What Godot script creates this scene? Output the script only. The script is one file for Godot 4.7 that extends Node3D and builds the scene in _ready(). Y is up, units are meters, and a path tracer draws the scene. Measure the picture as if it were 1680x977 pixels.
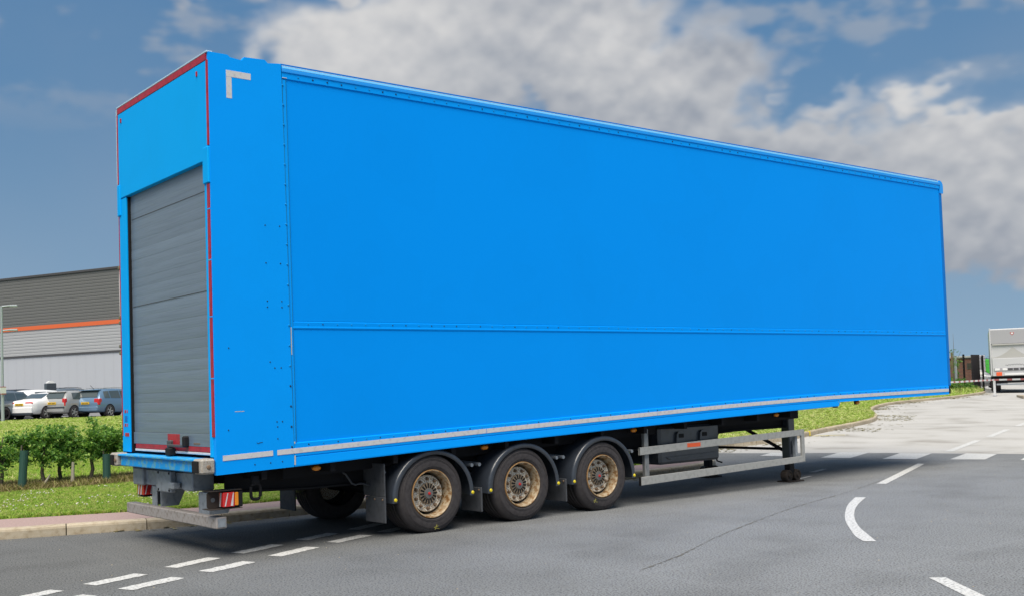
extends Node3D
# A blue box trailer parked by the kerb of a works road.  x runs along the trailer (rear to front),
# z towards the viewer from its right side, y up; metres.

var T := Transform3D.IDENTITY      # placed on every vertex that is added
var rng := RandomNumberGenerator.new()
var used := {}
var mats := {}

# ---------------------------------------------------------------- helpers
func numbered(called: String, parent: Node) -> String:
	var key := str(parent.get_instance_id()) + called
	var n: int = used.get(key, 0)
	used[key] = n + 1
	return called if n == 0 else "%s_%03d" % [called, n]

func new_st() -> SurfaceTool:
	var st := SurfaceTool.new()
	st.begin(Mesh.PRIMITIVE_TRIANGLES)
	st.set_smooth_group(-1)
	return st

func part(called: String, st: SurfaceTool, m: Material, parent: Node = self) -> MeshInstance3D:
	st.generate_normals()
	var o := MeshInstance3D.new()
	o.mesh = st.commit()
	o.material_override = m
	o.name = numbered(called, parent)
	parent.add_child(o, true)
	return o

func mesh_of(st: SurfaceTool) -> ArrayMesh:
	st.generate_normals()
	return st.commit()

func inst(called: String, mesh: Mesh, m: Material, parent: Node, tr := Transform3D.IDENTITY) -> MeshInstance3D:
	var o := MeshInstance3D.new()
	o.mesh = mesh
	o.material_override = m
	o.transform = tr
	o.name = numbered(called, parent)
	parent.add_child(o, true)
	return o

func thing(called: String, label: String, category: String, at := Vector3.ZERO, turn := 0.0, group := "") -> Node3D:
	var o := Node3D.new()
	o.name = numbered(called, self)
	add_child(o, true)
	o.position = at
	o.rotation.y = turn
	tag(o, label, category, group)
	return o

func tag(o: Node, label: String, category: String, group := "") -> void:
	o.set_meta("label", label)
	o.set_meta("category", category)
	if group != "":
		o.set_meta("group", group)

func struct(called: String, label := "") -> Node3D:
	var o := Node3D.new()
	o.name = numbered(called, self)
	add_child(o, true)
	o.set_meta("kind", "structure")
	if label != "":
		o.set_meta("label", label)
	return o

func node(called: String, parent: Node, at := Vector3.ZERO) -> Node3D:
	var o := Node3D.new()
	o.name = numbered(called, parent)
	parent.add_child(o, true)
	o.position = at
	return o

func tri(st: SurfaceTool, a: Vector3, b: Vector3, c: Vector3) -> void:
	st.add_vertex(T * a)
	st.add_vertex(T * c)
	st.add_vertex(T * b)

func quad(st: SurfaceTool, a: Vector3, b: Vector3, c: Vector3, d: Vector3) -> void:   # counter-clockwise seen from outside
	tri(st, a, b, c)
	tri(st, a, c, d)

func face_out(st: SurfaceTool, p: Array, center: Vector3) -> void:
	var n: Vector3 = (p[1] - p[0]).cross(p[2] - p[0])
	var m := Vector3.ZERO
	for q in p:
		m += q
	m /= p.size()
	if n.dot(m - center) < 0:
		p.reverse()
	for k in range(1, p.size() - 1):
		tri(st, p[0], p[k], p[k + 1])

func bx(st: SurfaceTool, lo: Vector3, hi: Vector3, b := 0.004) -> void:               # box with chamfered edges
	var c := (lo + hi) / 2
	var h := (hi - lo) / 2
	b = min(b, h.x * 0.45, h.y * 0.45, h.z * 0.45)
	var P := func(s: Vector3, ax: int) -> Vector3:
		var q := h - Vector3(b, b, b)
		q[ax] = h[ax]
		return c + q * s
	var S := [-1.0, 1.0]
	for ax in 3:
		var u := (ax + 1) % 3
		var w := (ax + 2) % 3
		for s in S:
			var f := []
			for e in [[-1, -1], [1, -1], [1, 1], [-1, 1]]:
				var g := Vector3.ZERO
				g[ax] = s
				g[u] = e[0]
				g[w] = e[1]
				f.append(P.call(g, ax))
			face_out(st, f, c)
		for s in S:
			for t in S:
				var f2 := []
				for k in [[-1, u], [1, u], [1, w], [-1, w]]:
					var g2 := Vector3.ZERO
					g2[ax] = k[0]
					g2[u] = s
					g2[w] = t
					f2.append(P.call(g2, k[1]))
				face_out(st, f2, c)
	for sx in S:
		for sy in S:
			for sz in S:
				var g3 := Vector3(sx, sy, sz)
				face_out(st, [P.call(g3, 0), P.call(g3, 1), P.call(g3, 2)], c)

func box(called: String, lo: Vector3, hi: Vector3, m: Material, parent: Node, b := 0.004) -> MeshInstance3D:
	var st := new_st()
	bx(st, lo, hi, b)
	return part(called, st, m, parent)

func bar(st: SurfaceTool, a: Vector3, b: Vector3, wide: float, high: float) -> void:   # rectangular bar between two points
	var keep := T
	var d := b - a
	var up := Vector3.UP if absf(d.normalized().y) < 0.9 else Vector3.RIGHT
	T = keep * Transform3D(Basis.looking_at(d, up), a)
	bx(st, Vector3(-wide / 2, -high / 2, -d.length()), Vector3(wide / 2, high / 2, 0), 0.004)
	T = keep

func prism(st: SurfaceTool, poly: Array, org: Vector3, u: Vector3, v: Vector3, w: Vector3) -> void:   # polygon in (u, v) extruded along w
	var pts := PackedVector2Array(poly)
	var area := 0.0
	for i in pts.size():
		area += pts[i].cross(pts[(i + 1) % pts.size()])
	if area < 0:
		pts.reverse()
	var flip := u.cross(v).dot(w) < 0
	var at := func(p: Vector2, t: float) -> Vector3: return org + u * p.x + v * p.y + w * t
	var t3 := Geometry2D.triangulate_polygon(pts)
	for k in range(0, t3.size(), 3):
		var a := pts[t3[k]]
		var b := pts[t3[k + 1]]
		var c := pts[t3[k + 2]]
		if (b - a).cross(c - a) < 0:
			var q := b
			b = c
			c = q
		if flip:
			tri(st, at.call(a, 1), at.call(c, 1), at.call(b, 1))
			tri(st, at.call(a, 0), at.call(b, 0), at.call(c, 0))
		else:
			tri(st, at.call(a, 1), at.call(b, 1), at.call(c, 1))
			tri(st, at.call(a, 0), at.call(c, 0), at.call(b, 0))
	for i in pts.size():
		var a2 := pts[i]
		var b2 := pts[(i + 1) % pts.size()]
		if flip:
			quad(st, at.call(b2, 0), at.call(a2, 0), at.call(a2, 1), at.call(b2, 1))
		else:
			quad(st, at.call(a2, 0), at.call(b2, 0), at.call(b2, 1), at.call(a2, 1))

func lathe(st: SurfaceTool, prof: Array, segs := 40, squash := Vector2.ONE) -> void:   # (radius, along z) turned round z
	for k in prof.size() - 1:
		var p: Vector2 = prof[k]
		var q: Vector2 = prof[k + 1]
		for i in segs:
			var a := TAU * i / segs
			var b := TAU * (i + 1) / segs
			var ca := Vector3(cos(a) * squash.x, sin(a) * squash.y, 0)
			var cb := Vector3(cos(b) * squash.x, sin(b) * squash.y, 0)
			var z1 := Vector3(0, 0, p.y)
			var z2 := Vector3(0, 0, q.y)
			if p.x < 1e-5:
				tri(st, z1, cb * q.x + z2, ca * q.x + z2)
			elif q.x < 1e-5:
				tri(st, ca * p.x + z1, cb * p.x + z1, z2)
			else:
				quad(st, ca * p.x + z1, cb * p.x + z1, cb * q.x + z2, ca * q.x + z2)

func tube(st: SurfaceTool, pts: Array, r, n := 10, caps := true) -> void:
	var rings := []
	for i in pts.size():
		var d: Vector3 = (pts[min(i + 1, pts.size() - 1)] - pts[max(i - 1, 0)]).normalized()
		var up := Vector3.UP if absf(d.y) < 0.9 else Vector3.RIGHT
		var s := d.cross(up).normalized()
		var t := s.cross(d)
		var rr: float = r[i] if r is Array else r
		var ring := []
		for k in n:
			var a := TAU * k / n
			ring.append(pts[i] + (s * cos(a) + t * sin(a)) * rr)
		rings.append(ring)
	st.set_smooth_group(1)
	for i in rings.size() - 1:
		for k in n:
			quad(st, rings[i][k], rings[i + 1][k], rings[i + 1][(k + 1) % n], rings[i][(k + 1) % n])
	st.set_smooth_group(-1)
	if caps:
		for e in [0, rings.size() - 1]:
			var r0: Array = rings[e].duplicate()
			var inside: Vector3 = pts[1] if e == 0 else pts[pts.size() - 2]
			face_out(st, r0, inside)

func button(st: SurfaceTool, at: Vector3, r: float, h: float, n: Vector3, segs := 6) -> void:   # a small domed head
	var keep := T
	var up := Vector3.UP if absf(n.y) < 0.9 else Vector3.RIGHT
	T = keep * Transform3D(Basis.looking_at(-n, up), at)
	lathe(st, [Vector2(r, 0), Vector2(r * 0.75, h * 0.75), Vector2(0, h)], segs)
	T = keep

# a profile in (height, out) carried along x with heights given at stations
func run_x(st: SurfaceTool, xs: Array, prof: Callable) -> void:
	for i in xs.size() - 1:
		var A: Array = prof.call(xs[i])
		var B: Array = prof.call(xs[i + 1])
		for k in A.size() - 1:
			quad(st, Vector3(xs[i], A[k].x, A[k].y), Vector3(xs[i + 1], B[k].x, B[k].y), Vector3(xs[i + 1], B[k + 1].x, B[k + 1].y), Vector3(xs[i], A[k + 1].x, A[k + 1].y))

func lerp_table(tab: Array, x: float) -> float:
	for i in tab.size() - 1:
		if x <= tab[i + 1].x or i == tab.size() - 2:
			var a: Vector2 = tab[i]
			var b: Vector2 = tab[i + 1]
			return a.y + (b.y - a.y) * (x - a.x) / (b.x - a.x)
	return 0.0

# ---------------------------------------------------------------- materials
func lin(r: float, g: float, b: float) -> Color:
	return Color(r, g, b).linear_to_srgb()

func M(called: String, c: Color, rough := 0.6, metal := 0.0, spec := 0.5) -> StandardMaterial3D:
	var m := StandardMaterial3D.new()
	m.resource_name = called
	m.albedo_color = c
	m.roughness = rough
	m.metallic = metal
	m.metallic_specular = spec
	mats[called] = m
	return m

func noise(seed_: int, freq: float, type := FastNoiseLite.TYPE_SIMPLEX_SMOOTH, oct := 4) -> FastNoiseLite:
	var n := FastNoiseLite.new()
	n.seed = seed_
	n.noise_type = type
	n.frequency = freq
	n.fractal_octaves = oct
	return n

func tex(seed_: int, freq: float, stops: Array, size := 512, oct := 4, type := FastNoiseLite.TYPE_SIMPLEX_SMOOTH) -> NoiseTexture2D:
	var t := NoiseTexture2D.new()
	t.width = size
	t.height = size
	t.seamless = true
	t.noise = noise(seed_, freq, type, oct)
	var g := Gradient.new()
	g.offsets = PackedFloat32Array(stops.map(func(s): return s[0]))
	g.colors = PackedColorArray(stops.map(func(s): return s[1]))
	t.color_ramp = g
	return t

func gray(v: float) -> Color:
	return lin(v, v, v)

func with_tex(m: StandardMaterial3D, t: Texture2D, scale: float, detail: Texture2D = null, dscale := 1.0) -> StandardMaterial3D:
	m.albedo_texture = t
	m.uv1_triplanar = true
	m.uv1_world_triplanar = true
	m.uv1_scale = Vector3.ONE * scale
	if detail:
		m.detail_enabled = true
		m.detail_blend_mode = BaseMaterial3D.BLEND_MODE_MUL
		m.detail_albedo = detail
		m.detail_uv_layer = BaseMaterial3D.DETAIL_UV_2
		m.uv2_triplanar = true
		m.uv2_world_triplanar = true
		m.uv2_scale = Vector3.ONE * dscale
	return m

func bump(m: StandardMaterial3D, t: Texture2D, cm: float) -> void:
	m.heightmap_enabled = true
	m.heightmap_texture = t
	m.heightmap_scale = cm

func make_materials() -> void:
	var soft := tex(3, 0.006, [[0.0, gray(0.965)], [0.5, gray(0.99)], [1.0, gray(1.0)]])
	var blotch := tex(5, 0.01, [[0.0, gray(0.6)], [0.35, gray(0.88)], [0.6, gray(1.0)], [1.0, gray(1.0)]])
	var grit := tex(7, 0.25, [[0.0, gray(0.45)], [0.4, gray(0.85)], [0.6, gray(1.0)], [1.0, gray(1.35)]], 512, 2)
	# blue paint
	with_tex(M("blue_panel", lin(0.0, 0.300, 0.95), 0.5, 0.0, 0.18), soft, 0.12)
	with_tex(M("blue_column", lin(0.0, 0.335, 1.0), 0.5, 0.0, 0.22), soft, 0.35)
	with_tex(M("blue_rear", lin(0.0, 0.385, 0.92), 0.6, 0.0, 0.2), soft, 0.4)
	with_tex(M("blue_rail", lin(0.0, 0.32, 0.95), 0.26, 0.0, 0.7), soft, 0.5)
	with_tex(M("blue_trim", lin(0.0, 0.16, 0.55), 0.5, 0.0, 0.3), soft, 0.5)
	M("highlight_blue", lin(0.13, 0.50, 0.90), 0.3, 0.0, 0.7)  # paler blue for the sky highlight painted on the top rail
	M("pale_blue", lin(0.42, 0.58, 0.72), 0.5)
	M("blue_dark", lin(0.0, 0.06, 0.22), 0.6, 0.0, 0.3)
	with_tex(M("blue_worn", lin(0.10, 0.40, 0.78), 0.6, 0.0, 0.35), tex(11, 0.012, [[0.0, lin(3.4, 0.95, 0.58)], [0.30, lin(3.3, 1.02, 0.72)], [0.37, lin(1.2, 0.9, 0.85)], [0.43, lin(0.2, 0.8, 0.98)], [1.0, lin(0.0, 0.8, 1.0)]]), 1.3)
	M("seam_dirt", lin(0.02, 0.16, 0.24), 0.8, 0.0, 0.2)
	M("rivet_dark", lin(0.01, 0.05, 0.10), 0.6, 0.0, 0.3)
	M("rivet_blue", lin(0.0, 0.26, 0.60), 0.4, 0.0, 0.5)
	with_tex(M("red_tape", lin(0.42, 0.012, 0.03), 0.45, 0.0, 0.5), tex(13, 0.02, [[0.0, gray(0.6)], [0.5, gray(0.95)], [1.0, gray(1.0)]]), 0.8)
	with_tex(M("white_tape", lin(0.62, 0.62, 0.64), 0.5, 0.0, 0.5), tex(17, 0.03, [[0.0, gray(0.72)], [0.4, gray(0.95)], [1.0, gray(1.0)]]), 1.0)
	M("sealant", lin(0.5, 0.46, 0.38), 0.8)
	# roller door
	for k in 4:
		var v: float = [0.188, 0.197, 0.212, 0.192][k]
		with_tex(M("door_grey_%d" % k, lin(v * 0.76, v * 1.0, v * 1.27), 0.36, 0.0, 0.55), tex(19 + k, 0.02, [[0.0, gray(0.80)], [0.5, gray(0.97)], [0.72, gray(1.04)], [1.0, gray(1.25)]]), 0.7)
		mats["door_grey_%d" % k].uv1_scale = Vector3(0.7, 5.0, 0.10)
	M("rubber", lin(0.012, 0.012, 0.013), 0.75, 0.0, 0.35)
	M("black_frame", lin(0.010, 0.010, 0.012), 0.7, 0.0, 0.3)
	with_tex(M("black_plastic", lin(0.038, 0.046, 0.060), 0.30, 0.0, 0.6), blotch, 1.2)
	with_tex(M("tyre", lin(0.056, 0.051, 0.052), 0.72, 0.0, 0.4), tex(29, 0.02, [[0.0, lin(0.6, 0.6, 0.6)], [0.5, lin(0.95, 0.93, 0.95)], [1.0, lin(1.5, 1.4, 1.35)]]), 1.5)
	with_tex(M("flap", lin(0.065, 0.07, 0.08), 0.7, 0.0, 0.4), blotch, 2.0)
	with_tex(M("rim", lin(0.44, 0.375, 0.27), 0.5, 0.1, 0.5), tex(31, 0.02, [[0.0, lin(0.25, 0.11, 0.04)], [0.36, lin(0.55, 0.33, 0.14)], [0.50, lin(1.0, 0.95, 0.9)], [1.0, lin(1.05, 1.05, 1.05)]]), 1.6)
	with_tex(M("hub_plate", lin(0.72, 0.71, 0.65), 0.6, 0.0, 0.5), tex(37, 0.022, [[0.0, lin(0.3, 0.17, 0.09)], [0.40, lin(0.55, 0.38, 0.22)], [0.50, lin(0.95, 0.95, 0.93)], [1.0, lin(1.05, 1.05, 1.05)]]), 5.0)
	M("rust", lin(0.17, 0.115, 0.075), 0.85)
	with_tex(M("hub_ring", lin(0.30, 0.235, 0.165), 0.8), tex(97, 0.05, [[0.0, lin(0.4, 0.3, 0.2)], [0.5, lin(1, 1, 1)], [1.0, lin(1.3, 1.3, 1.3)]]), 5.0)
	M("foot_rust", lin(0.035, 0.026, 0.021), 0.85)
	M("rod_collar", lin(0.16, 0.15, 0.09), 0.7)
	M("chalk", lin(0.35, 0.33, 0.06), 0.8)
	M("rust_edge", lin(0.30, 0.165, 0.06), 0.7)
	M("gate_dark", lin(0.035, 0.03, 0.036), 0.7)
	M("hub_grey", lin(0.17, 0.17, 0.165), 0.6, 0.3)
	M("red_dot", lin(0.5, 0.02, 0.02), 0.5)
	M("yellow", lin(0.75, 0.60, 0.02), 0.5)
	M("slot_dark", lin(0.006, 0.006, 0.006), 0.9)
	with_tex(M("alu", lin(0.42, 0.42, 0.40), 0.5, 0.2, 0.5), tex(41, 0.02, [[0.0, gray(0.75)], [0.5, gray(0.96)], [1.0, gray(1.0)]]), 1.2)
	with_tex(M("grey_steel", lin(0.27, 0.30, 0.335), 0.55, 0.1, 0.5), blotch, 2.0)
	with_tex(M("bumper_grey", lin(0.36, 0.335, 0.325), 0.6, 0.1, 0.5), tex(43, 0.02, [[0.0, lin(0.55, 0.5, 0.45)], [0.45, lin(0.95, 0.93, 0.9)], [1.0, lin(1.1, 1.1, 1.1)]]), 1.4)
	with_tex(M("buffer_grey", lin(0.40, 0.39, 0.36), 0.65, 0.1, 0.5), tex(47, 0.03, [[0.0, lin(0.5, 0.35, 0.25)], [0.4, lin(0.9, 0.85, 0.8)], [1.0, lin(1.05, 1.05, 1.05)]]), 3.0)
	M("lens_orange", lin(0.78, 0.26, 0.01), 0.2, 0.0, 0.6)
	M("lens_red", lin(0.55, 0.02, 0.02), 0.2, 0.0, 0.6)
	M("label_orange", lin(0.75, 0.11, 0.03), 0.5)
	with_tex(M("galvanised", lin(0.27, 0.28, 0.28), 0.5, 0.4, 0.5), blotch, 1.5)
	# ground
	var asp := M("asphalt", lin(0.240, 0.249, 0.255), 0.85, 0.0, 0.35)
	asp.vertex_color_use_as_albedo = true
	with_tex(asp, tex(53, 0.055, [[0.0, gray(0.10)], [0.36, gray(0.58)], [0.50, gray(0.98)], [0.64, gray(1.45)], [1.0, gray(2.5)]], 1024, 3), 0.72, tex(59, 0.008, [[0.0, lin(0.76, 0.755, 0.75)], [0.46, lin(0.92, 0.92, 0.92)], [1.0, lin(1.0, 1.0, 1.0)]], 512, 6), 0.16)
	bump(asp, tex(53, 0.30, [[0.0, Color.BLACK], [1.0, Color.WHITE]], 512, 2), 0.4)
	var con := M("concrete", lin(0.485, 0.475, 0.455), 0.85, 0.0, 0.35)
	with_tex(con, tex(61, 0.2, [[0.0, gray(0.75)], [0.5, gray(1.0)], [1.0, gray(1.12)]], 512, 3), 0.6, tex(67, 0.008, [[0.0, lin(0.60, 0.58, 0.55)], [0.40, lin(0.90, 0.895, 0.885)], [1.0, lin(1.0, 1.0, 1.0)]], 512, 5), 0.10)
	with_tex(M("pavement", lin(0.42, 0.305, 0.28), 0.85, 0.0, 0.35), tex(71, 0.12, [[0.0, lin(0.72, 0.7, 0.7)], [0.5, lin(1.0, 1.0, 1.0)], [1.0, lin(1.15, 1.12, 1.1)]], 512, 3), 0.5, grit, 1.0)
	for k in 3:
		var v2: float = [1.0, 0.9, 1.08][k]
		with_tex(M("kerb_%d" % k, lin(0.52 * v2, 0.46 * v2, 0.36 * v2), 0.85, 0.0, 0.35), tex(73 + k, 0.02, [[0.0, lin(0.55, 0.48, 0.4)], [0.4, lin(0.9, 0.86, 0.8)], [1.0, lin(1.05, 1.05, 1.05)]], 512, 5), 1.0, grit, 1.5)
	with_tex(M("road_paint", lin(0.60, 0.60, 0.585), 0.75, 0.0, 0.4), tex(79, 0.06, [[0.0, gray(0.32)], [0.33, gray(0.62)], [0.46, gray(0.93)], [1.0, gray(1.0)]], 512, 5), 0.9)
	with_tex(M("grass_ground", lin(0.255, 0.36, 0.055), 0.95, 0.0, 0.1), tex(83, 0.06, [[0.0, lin(0.55, 0.6, 0.6)], [0.5, lin(0.95, 0.95, 0.9)], [1.0, lin(1.3, 1.15, 1.2)]], 512, 4), 0.3, tex(89, 0.008, [[0.0, lin(0.8, 0.86, 0.7)], [0.5, lin(1.0, 1.0, 1.0)], [1.0, lin(1.0, 0.94, 0.9)]], 512, 4), 0.05)
	# background
	with_tex(M("clad_dark", lin(0.135, 0.138, 0.136), 0.6, 0.0, 0.4), soft, 0.05)
	with_tex(M("clad_mid", lin(0.37, 0.38, 0.395), 0.6, 0.0, 0.4), soft, 0.05)
	with_tex(M("clad_light", lin(0.44, 0.46, 0.50), 0.6, 0.0, 0.4), soft, 0.05)
	M("clad_orange", lin(0.66, 0.13, 0.04), 0.6)
	M("trim_dark", lin(0.06, 0.06, 0.065), 0.6)
	M("car_glass", lin(0.06, 0.08, 0.085), 0.05, 0.0, 0.8)
	M("plate_yellow", lin(0.72, 0.45, 0.02), 0.5)
	M("plate_ink", lin(0.03, 0.03, 0.02), 0.6)
	M("post_grey", lin(0.36, 0.40, 0.43), 0.5, 0.2)
	M("white_paint", lin(0.72, 0.72, 0.72), 0.4)
	M("truck_white", lin(0.50, 0.505, 0.52), 0.45)
	M("truck_grey", lin(0.345, 0.345, 0.37), 0.5)
	M("truck_shape", lin(0.40, 0.395, 0.38), 0.5)
	M("barrier_red", lin(0.42, 0.13, 0.13), 0.5)
	M("mid_green", lin(0.06, 0.42, 0.05), 0.5)
	M("tube_green", lin(0.025, 0.075, 0.060), 0.5)
	with_tex(M("bark", lin(0.13, 0.11, 0.075), 0.9), blotch, 3.0)
	M("pale_wood", lin(0.42, 0.38, 0.30), 0.9)
	M("stone_white", lin(0.6, 0.58, 0.55), 0.9)
	with_tex(M("hut_brick", lin(0.15, 0.075, 0.058), 0.9), blotch, 0.8)
	M("hut_roof", lin(0.30, 0.31, 0.31), 0.7)
	var leaf_tints := [[0.065, 0.150, 0.028], [0.125, 0.255, 0.040], [0.230, 0.350, 0.065]]
	for k in 3:
		var c: Array = leaf_tints[k]
		var m := M("leaf_%d" % k, lin(c[0], c[1], c[2]), 0.55, 0.0, 0.4)
		m.backlight_enabled = true
		m.backlight = lin(c[0] * 1.2, c[1] * 1.2, c[2])
		m.cull_mode = BaseMaterial3D.CULL_DISABLED
	var gm := M("grass_blade", Color.WHITE, 0.6, 0.0, 0.3)
	gm.vertex_color_use_as_albedo = true
	gm.backlight_enabled = true
	gm.backlight = lin(0.4, 0.5, 0.2)
	gm.cull_mode = BaseMaterial3D.CULL_DISABLED
	M("clover_white", lin(0.52, 0.50, 0.42), 0.8)
	M("dry_brown", lin(0.22, 0.17, 0.09), 0.9).cull_mode = BaseMaterial3D.CULL_DISABLED

# ---------------------------------------------------------------- land
func G(z: float) -> float:                       # the land rises gently beyond the kerb
	return 0.017 * clampf(-3.0 - z, 0.0, 59.0)

func sheet_st(poly: Array, up: float) -> SurfaceTool:
	var st := new_st()
	var P := PackedVector2Array(poly)
	for band in [[-3.0, 3000.0], [-62.0, -3.0], [-3000.0, -62.0]]:
		var R := PackedVector2Array([Vector2(-3000, band[0]), Vector2(3000, band[0]), Vector2(3000, band[1]), Vector2(-3000, band[1])])
		for piece in Geometry2D.intersect_polygons(P, R):
			var t3 := Geometry2D.triangulate_polygon(piece)
			for k in range(0, t3.size(), 3):
				var a: Vector2 = piece[t3[k]]
				var b: Vector2 = piece[t3[k + 1]]
				var c: Vector2 = piece[t3[k + 2]]
				if (b - a).cross(c - a) > 0:
					var q := b
					b = c
					c = q
				tri(st, Vector3(a.x, G(a.y) + up, a.y), Vector3(b.x, G(b.y) + up, b.y), Vector3(c.x, G(c.y) + up, c.y))
	return st

# the asphalt, laid in metre squares where it is near: its colour turns paler towards the right and the viewer
func toned_sheet(poly: Array) -> SurfaceTool:
	var st := new_st()
	var P := PackedVector2Array(poly)
	var wob := noise(301, 0.35, FastNoiseLite.TYPE_SIMPLEX_SMOOTH, 3)
	var xs := [-95.0, -40.0, -20.0]
	for k in 40: xs.append(-10.0 + k * 1.0)
	xs.append(60.0)
	var zs := [-65.0, -40.0, -20.0, -14.0]
	for k in 30: zs.append(-9.0 + k * 1.0)
	zs += [40.0, 95.0]
	var put := func(p: Vector2) -> void:
		var k := smoothstep(-1.5, 5.5, 0.6 * p.x + 0.8 * p.y + wob.get_noise_2d(p.x, p.y) * 2.2)
		var f := lerpf(0.66, 1.0, k)
		st.set_color(Color(f, f * lerpf(0.99, 1.0, k), f * lerpf(0.965, 1.0, k)))
		st.add_vertex(Vector3(p.x, G(p.y), p.y))
	for i in xs.size() - 1:
		for j in zs.size() - 1:
			var cell := PackedVector2Array([Vector2(xs[i], zs[j]), Vector2(xs[i + 1], zs[j]), Vector2(xs[i + 1], zs[j + 1]), Vector2(xs[i], zs[j + 1])])
			for piece in Geometry2D.intersect_polygons(P, cell):
				var t3 := Geometry2D.triangulate_polygon(piece)
				for k in range(0, t3.size(), 3):
					var a: Vector2 = piece[t3[k]]
					var b: Vector2 = piece[t3[k + 1]]
					var c: Vector2 = piece[t3[k + 2]]
					if (b - a).cross(c - a) > 0:
						var q := b
						b = c
						c = q
					put.call(a)
					put.call(c)
					put.call(b)
	return st

func offset_line(line: Array, d: float) -> Array:      # to the left of the way it runs, seen from above with z down the page
	var out := []
	for i in line.size():
		var t: Vector2 = (line[min(i + 1, line.size() - 1)] - line[max(i - 1, 0)]).normalized()
		out.append(line[i] + Vector2(t.y, -t.x) * d)
	return out

func smooth_line(line: Array, step: float) -> Array:
	var c := Curve2D.new()
	for i in line.size():
		var t: Vector2 = (line[min(i + 1, line.size() - 1)] - line[max(i - 1, 0)]).normalized()
		var lp: float = 0.33 * line[i].distance_to(line[max(i - 1, 0)])
		var ln: float = 0.33 * line[i].distance_to(line[min(i + 1, line.size() - 1)])
		c.add_point(line[i], -t * lp, t * ln)
	c.bake_interval = step * 0.5
	var n := int(c.get_baked_length() / step)
	var out := []
	for i in n + 1:
		out.append(c.sample_baked(c.get_baked_length() * i / n))
	return out

func inside(p: Vector2, poly: PackedVector2Array) -> bool:
	return Geometry2D.is_point_in_polygon(p, poly)

func tuft_mesh(blades: int, tall: float, spread: float, seed_: int) -> ArrayMesh:
	var r := RandomNumberGenerator.new()
	r.seed = seed_
	var st := new_st()
	for i in blades:
		var a := r.randf() * TAU
		var b := Vector3(cos(a), 0, sin(a)) * r.randf() * spread
		var lean := Vector3(r.randfn(0, 0.5), 1, r.randfn(0, 0.5)) * tall * r.randf_range(0.5, 1.0)
		var s := Vector3(-sin(a), 0, cos(a)) * r.randf_range(0.004, 0.009)
		var mid := b + lean * 0.55
		tri(st, b - s, b + s, mid + s * 0.7)
		tri(st, b - s, mid + s * 0.7, mid - s * 0.7)
		tri(st, mid - s * 0.7, mid + s * 0.7, b + lean + Vector3(lean.x, -lean.y * 0.15, lean.z) * 0.4)
	return mesh_of(st)

func scatter(called: String, mesh: Mesh, m: Material, spots: Array, lo: float, hi: float, tints: Array, widen := 1.0) -> MultiMeshInstance3D:
	var mm := MultiMesh.new()
	mm.transform_format = MultiMesh.TRANSFORM_3D
	mm.use_colors = not tints.is_empty()
	mm.mesh = mesh
	mm.instance_count = spots.size()
	for i in spots.size():
		var s := rng.randf_range(lo, hi)
		var b := Basis(Vector3.UP, rng.randf() * TAU).scaled(Vector3(s * widen, s, s * widen))
		mm.set_instance_transform(i, Transform3D(b, spots[i]))
		if not tints.is_empty():
			var c: Color = tints[rng.randi() % tints.size()]
			var f := rng.randf_range(0.8, 1.2)
			mm.set_instance_color(i, Color(c.r * f, c.g * f, c.b * f))
	var o := MultiMeshInstance3D.new()
	o.multimesh = mm
	o.material_override = m
	o.name = numbered(called, self)
	add_child(o, true)
	return o

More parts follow.
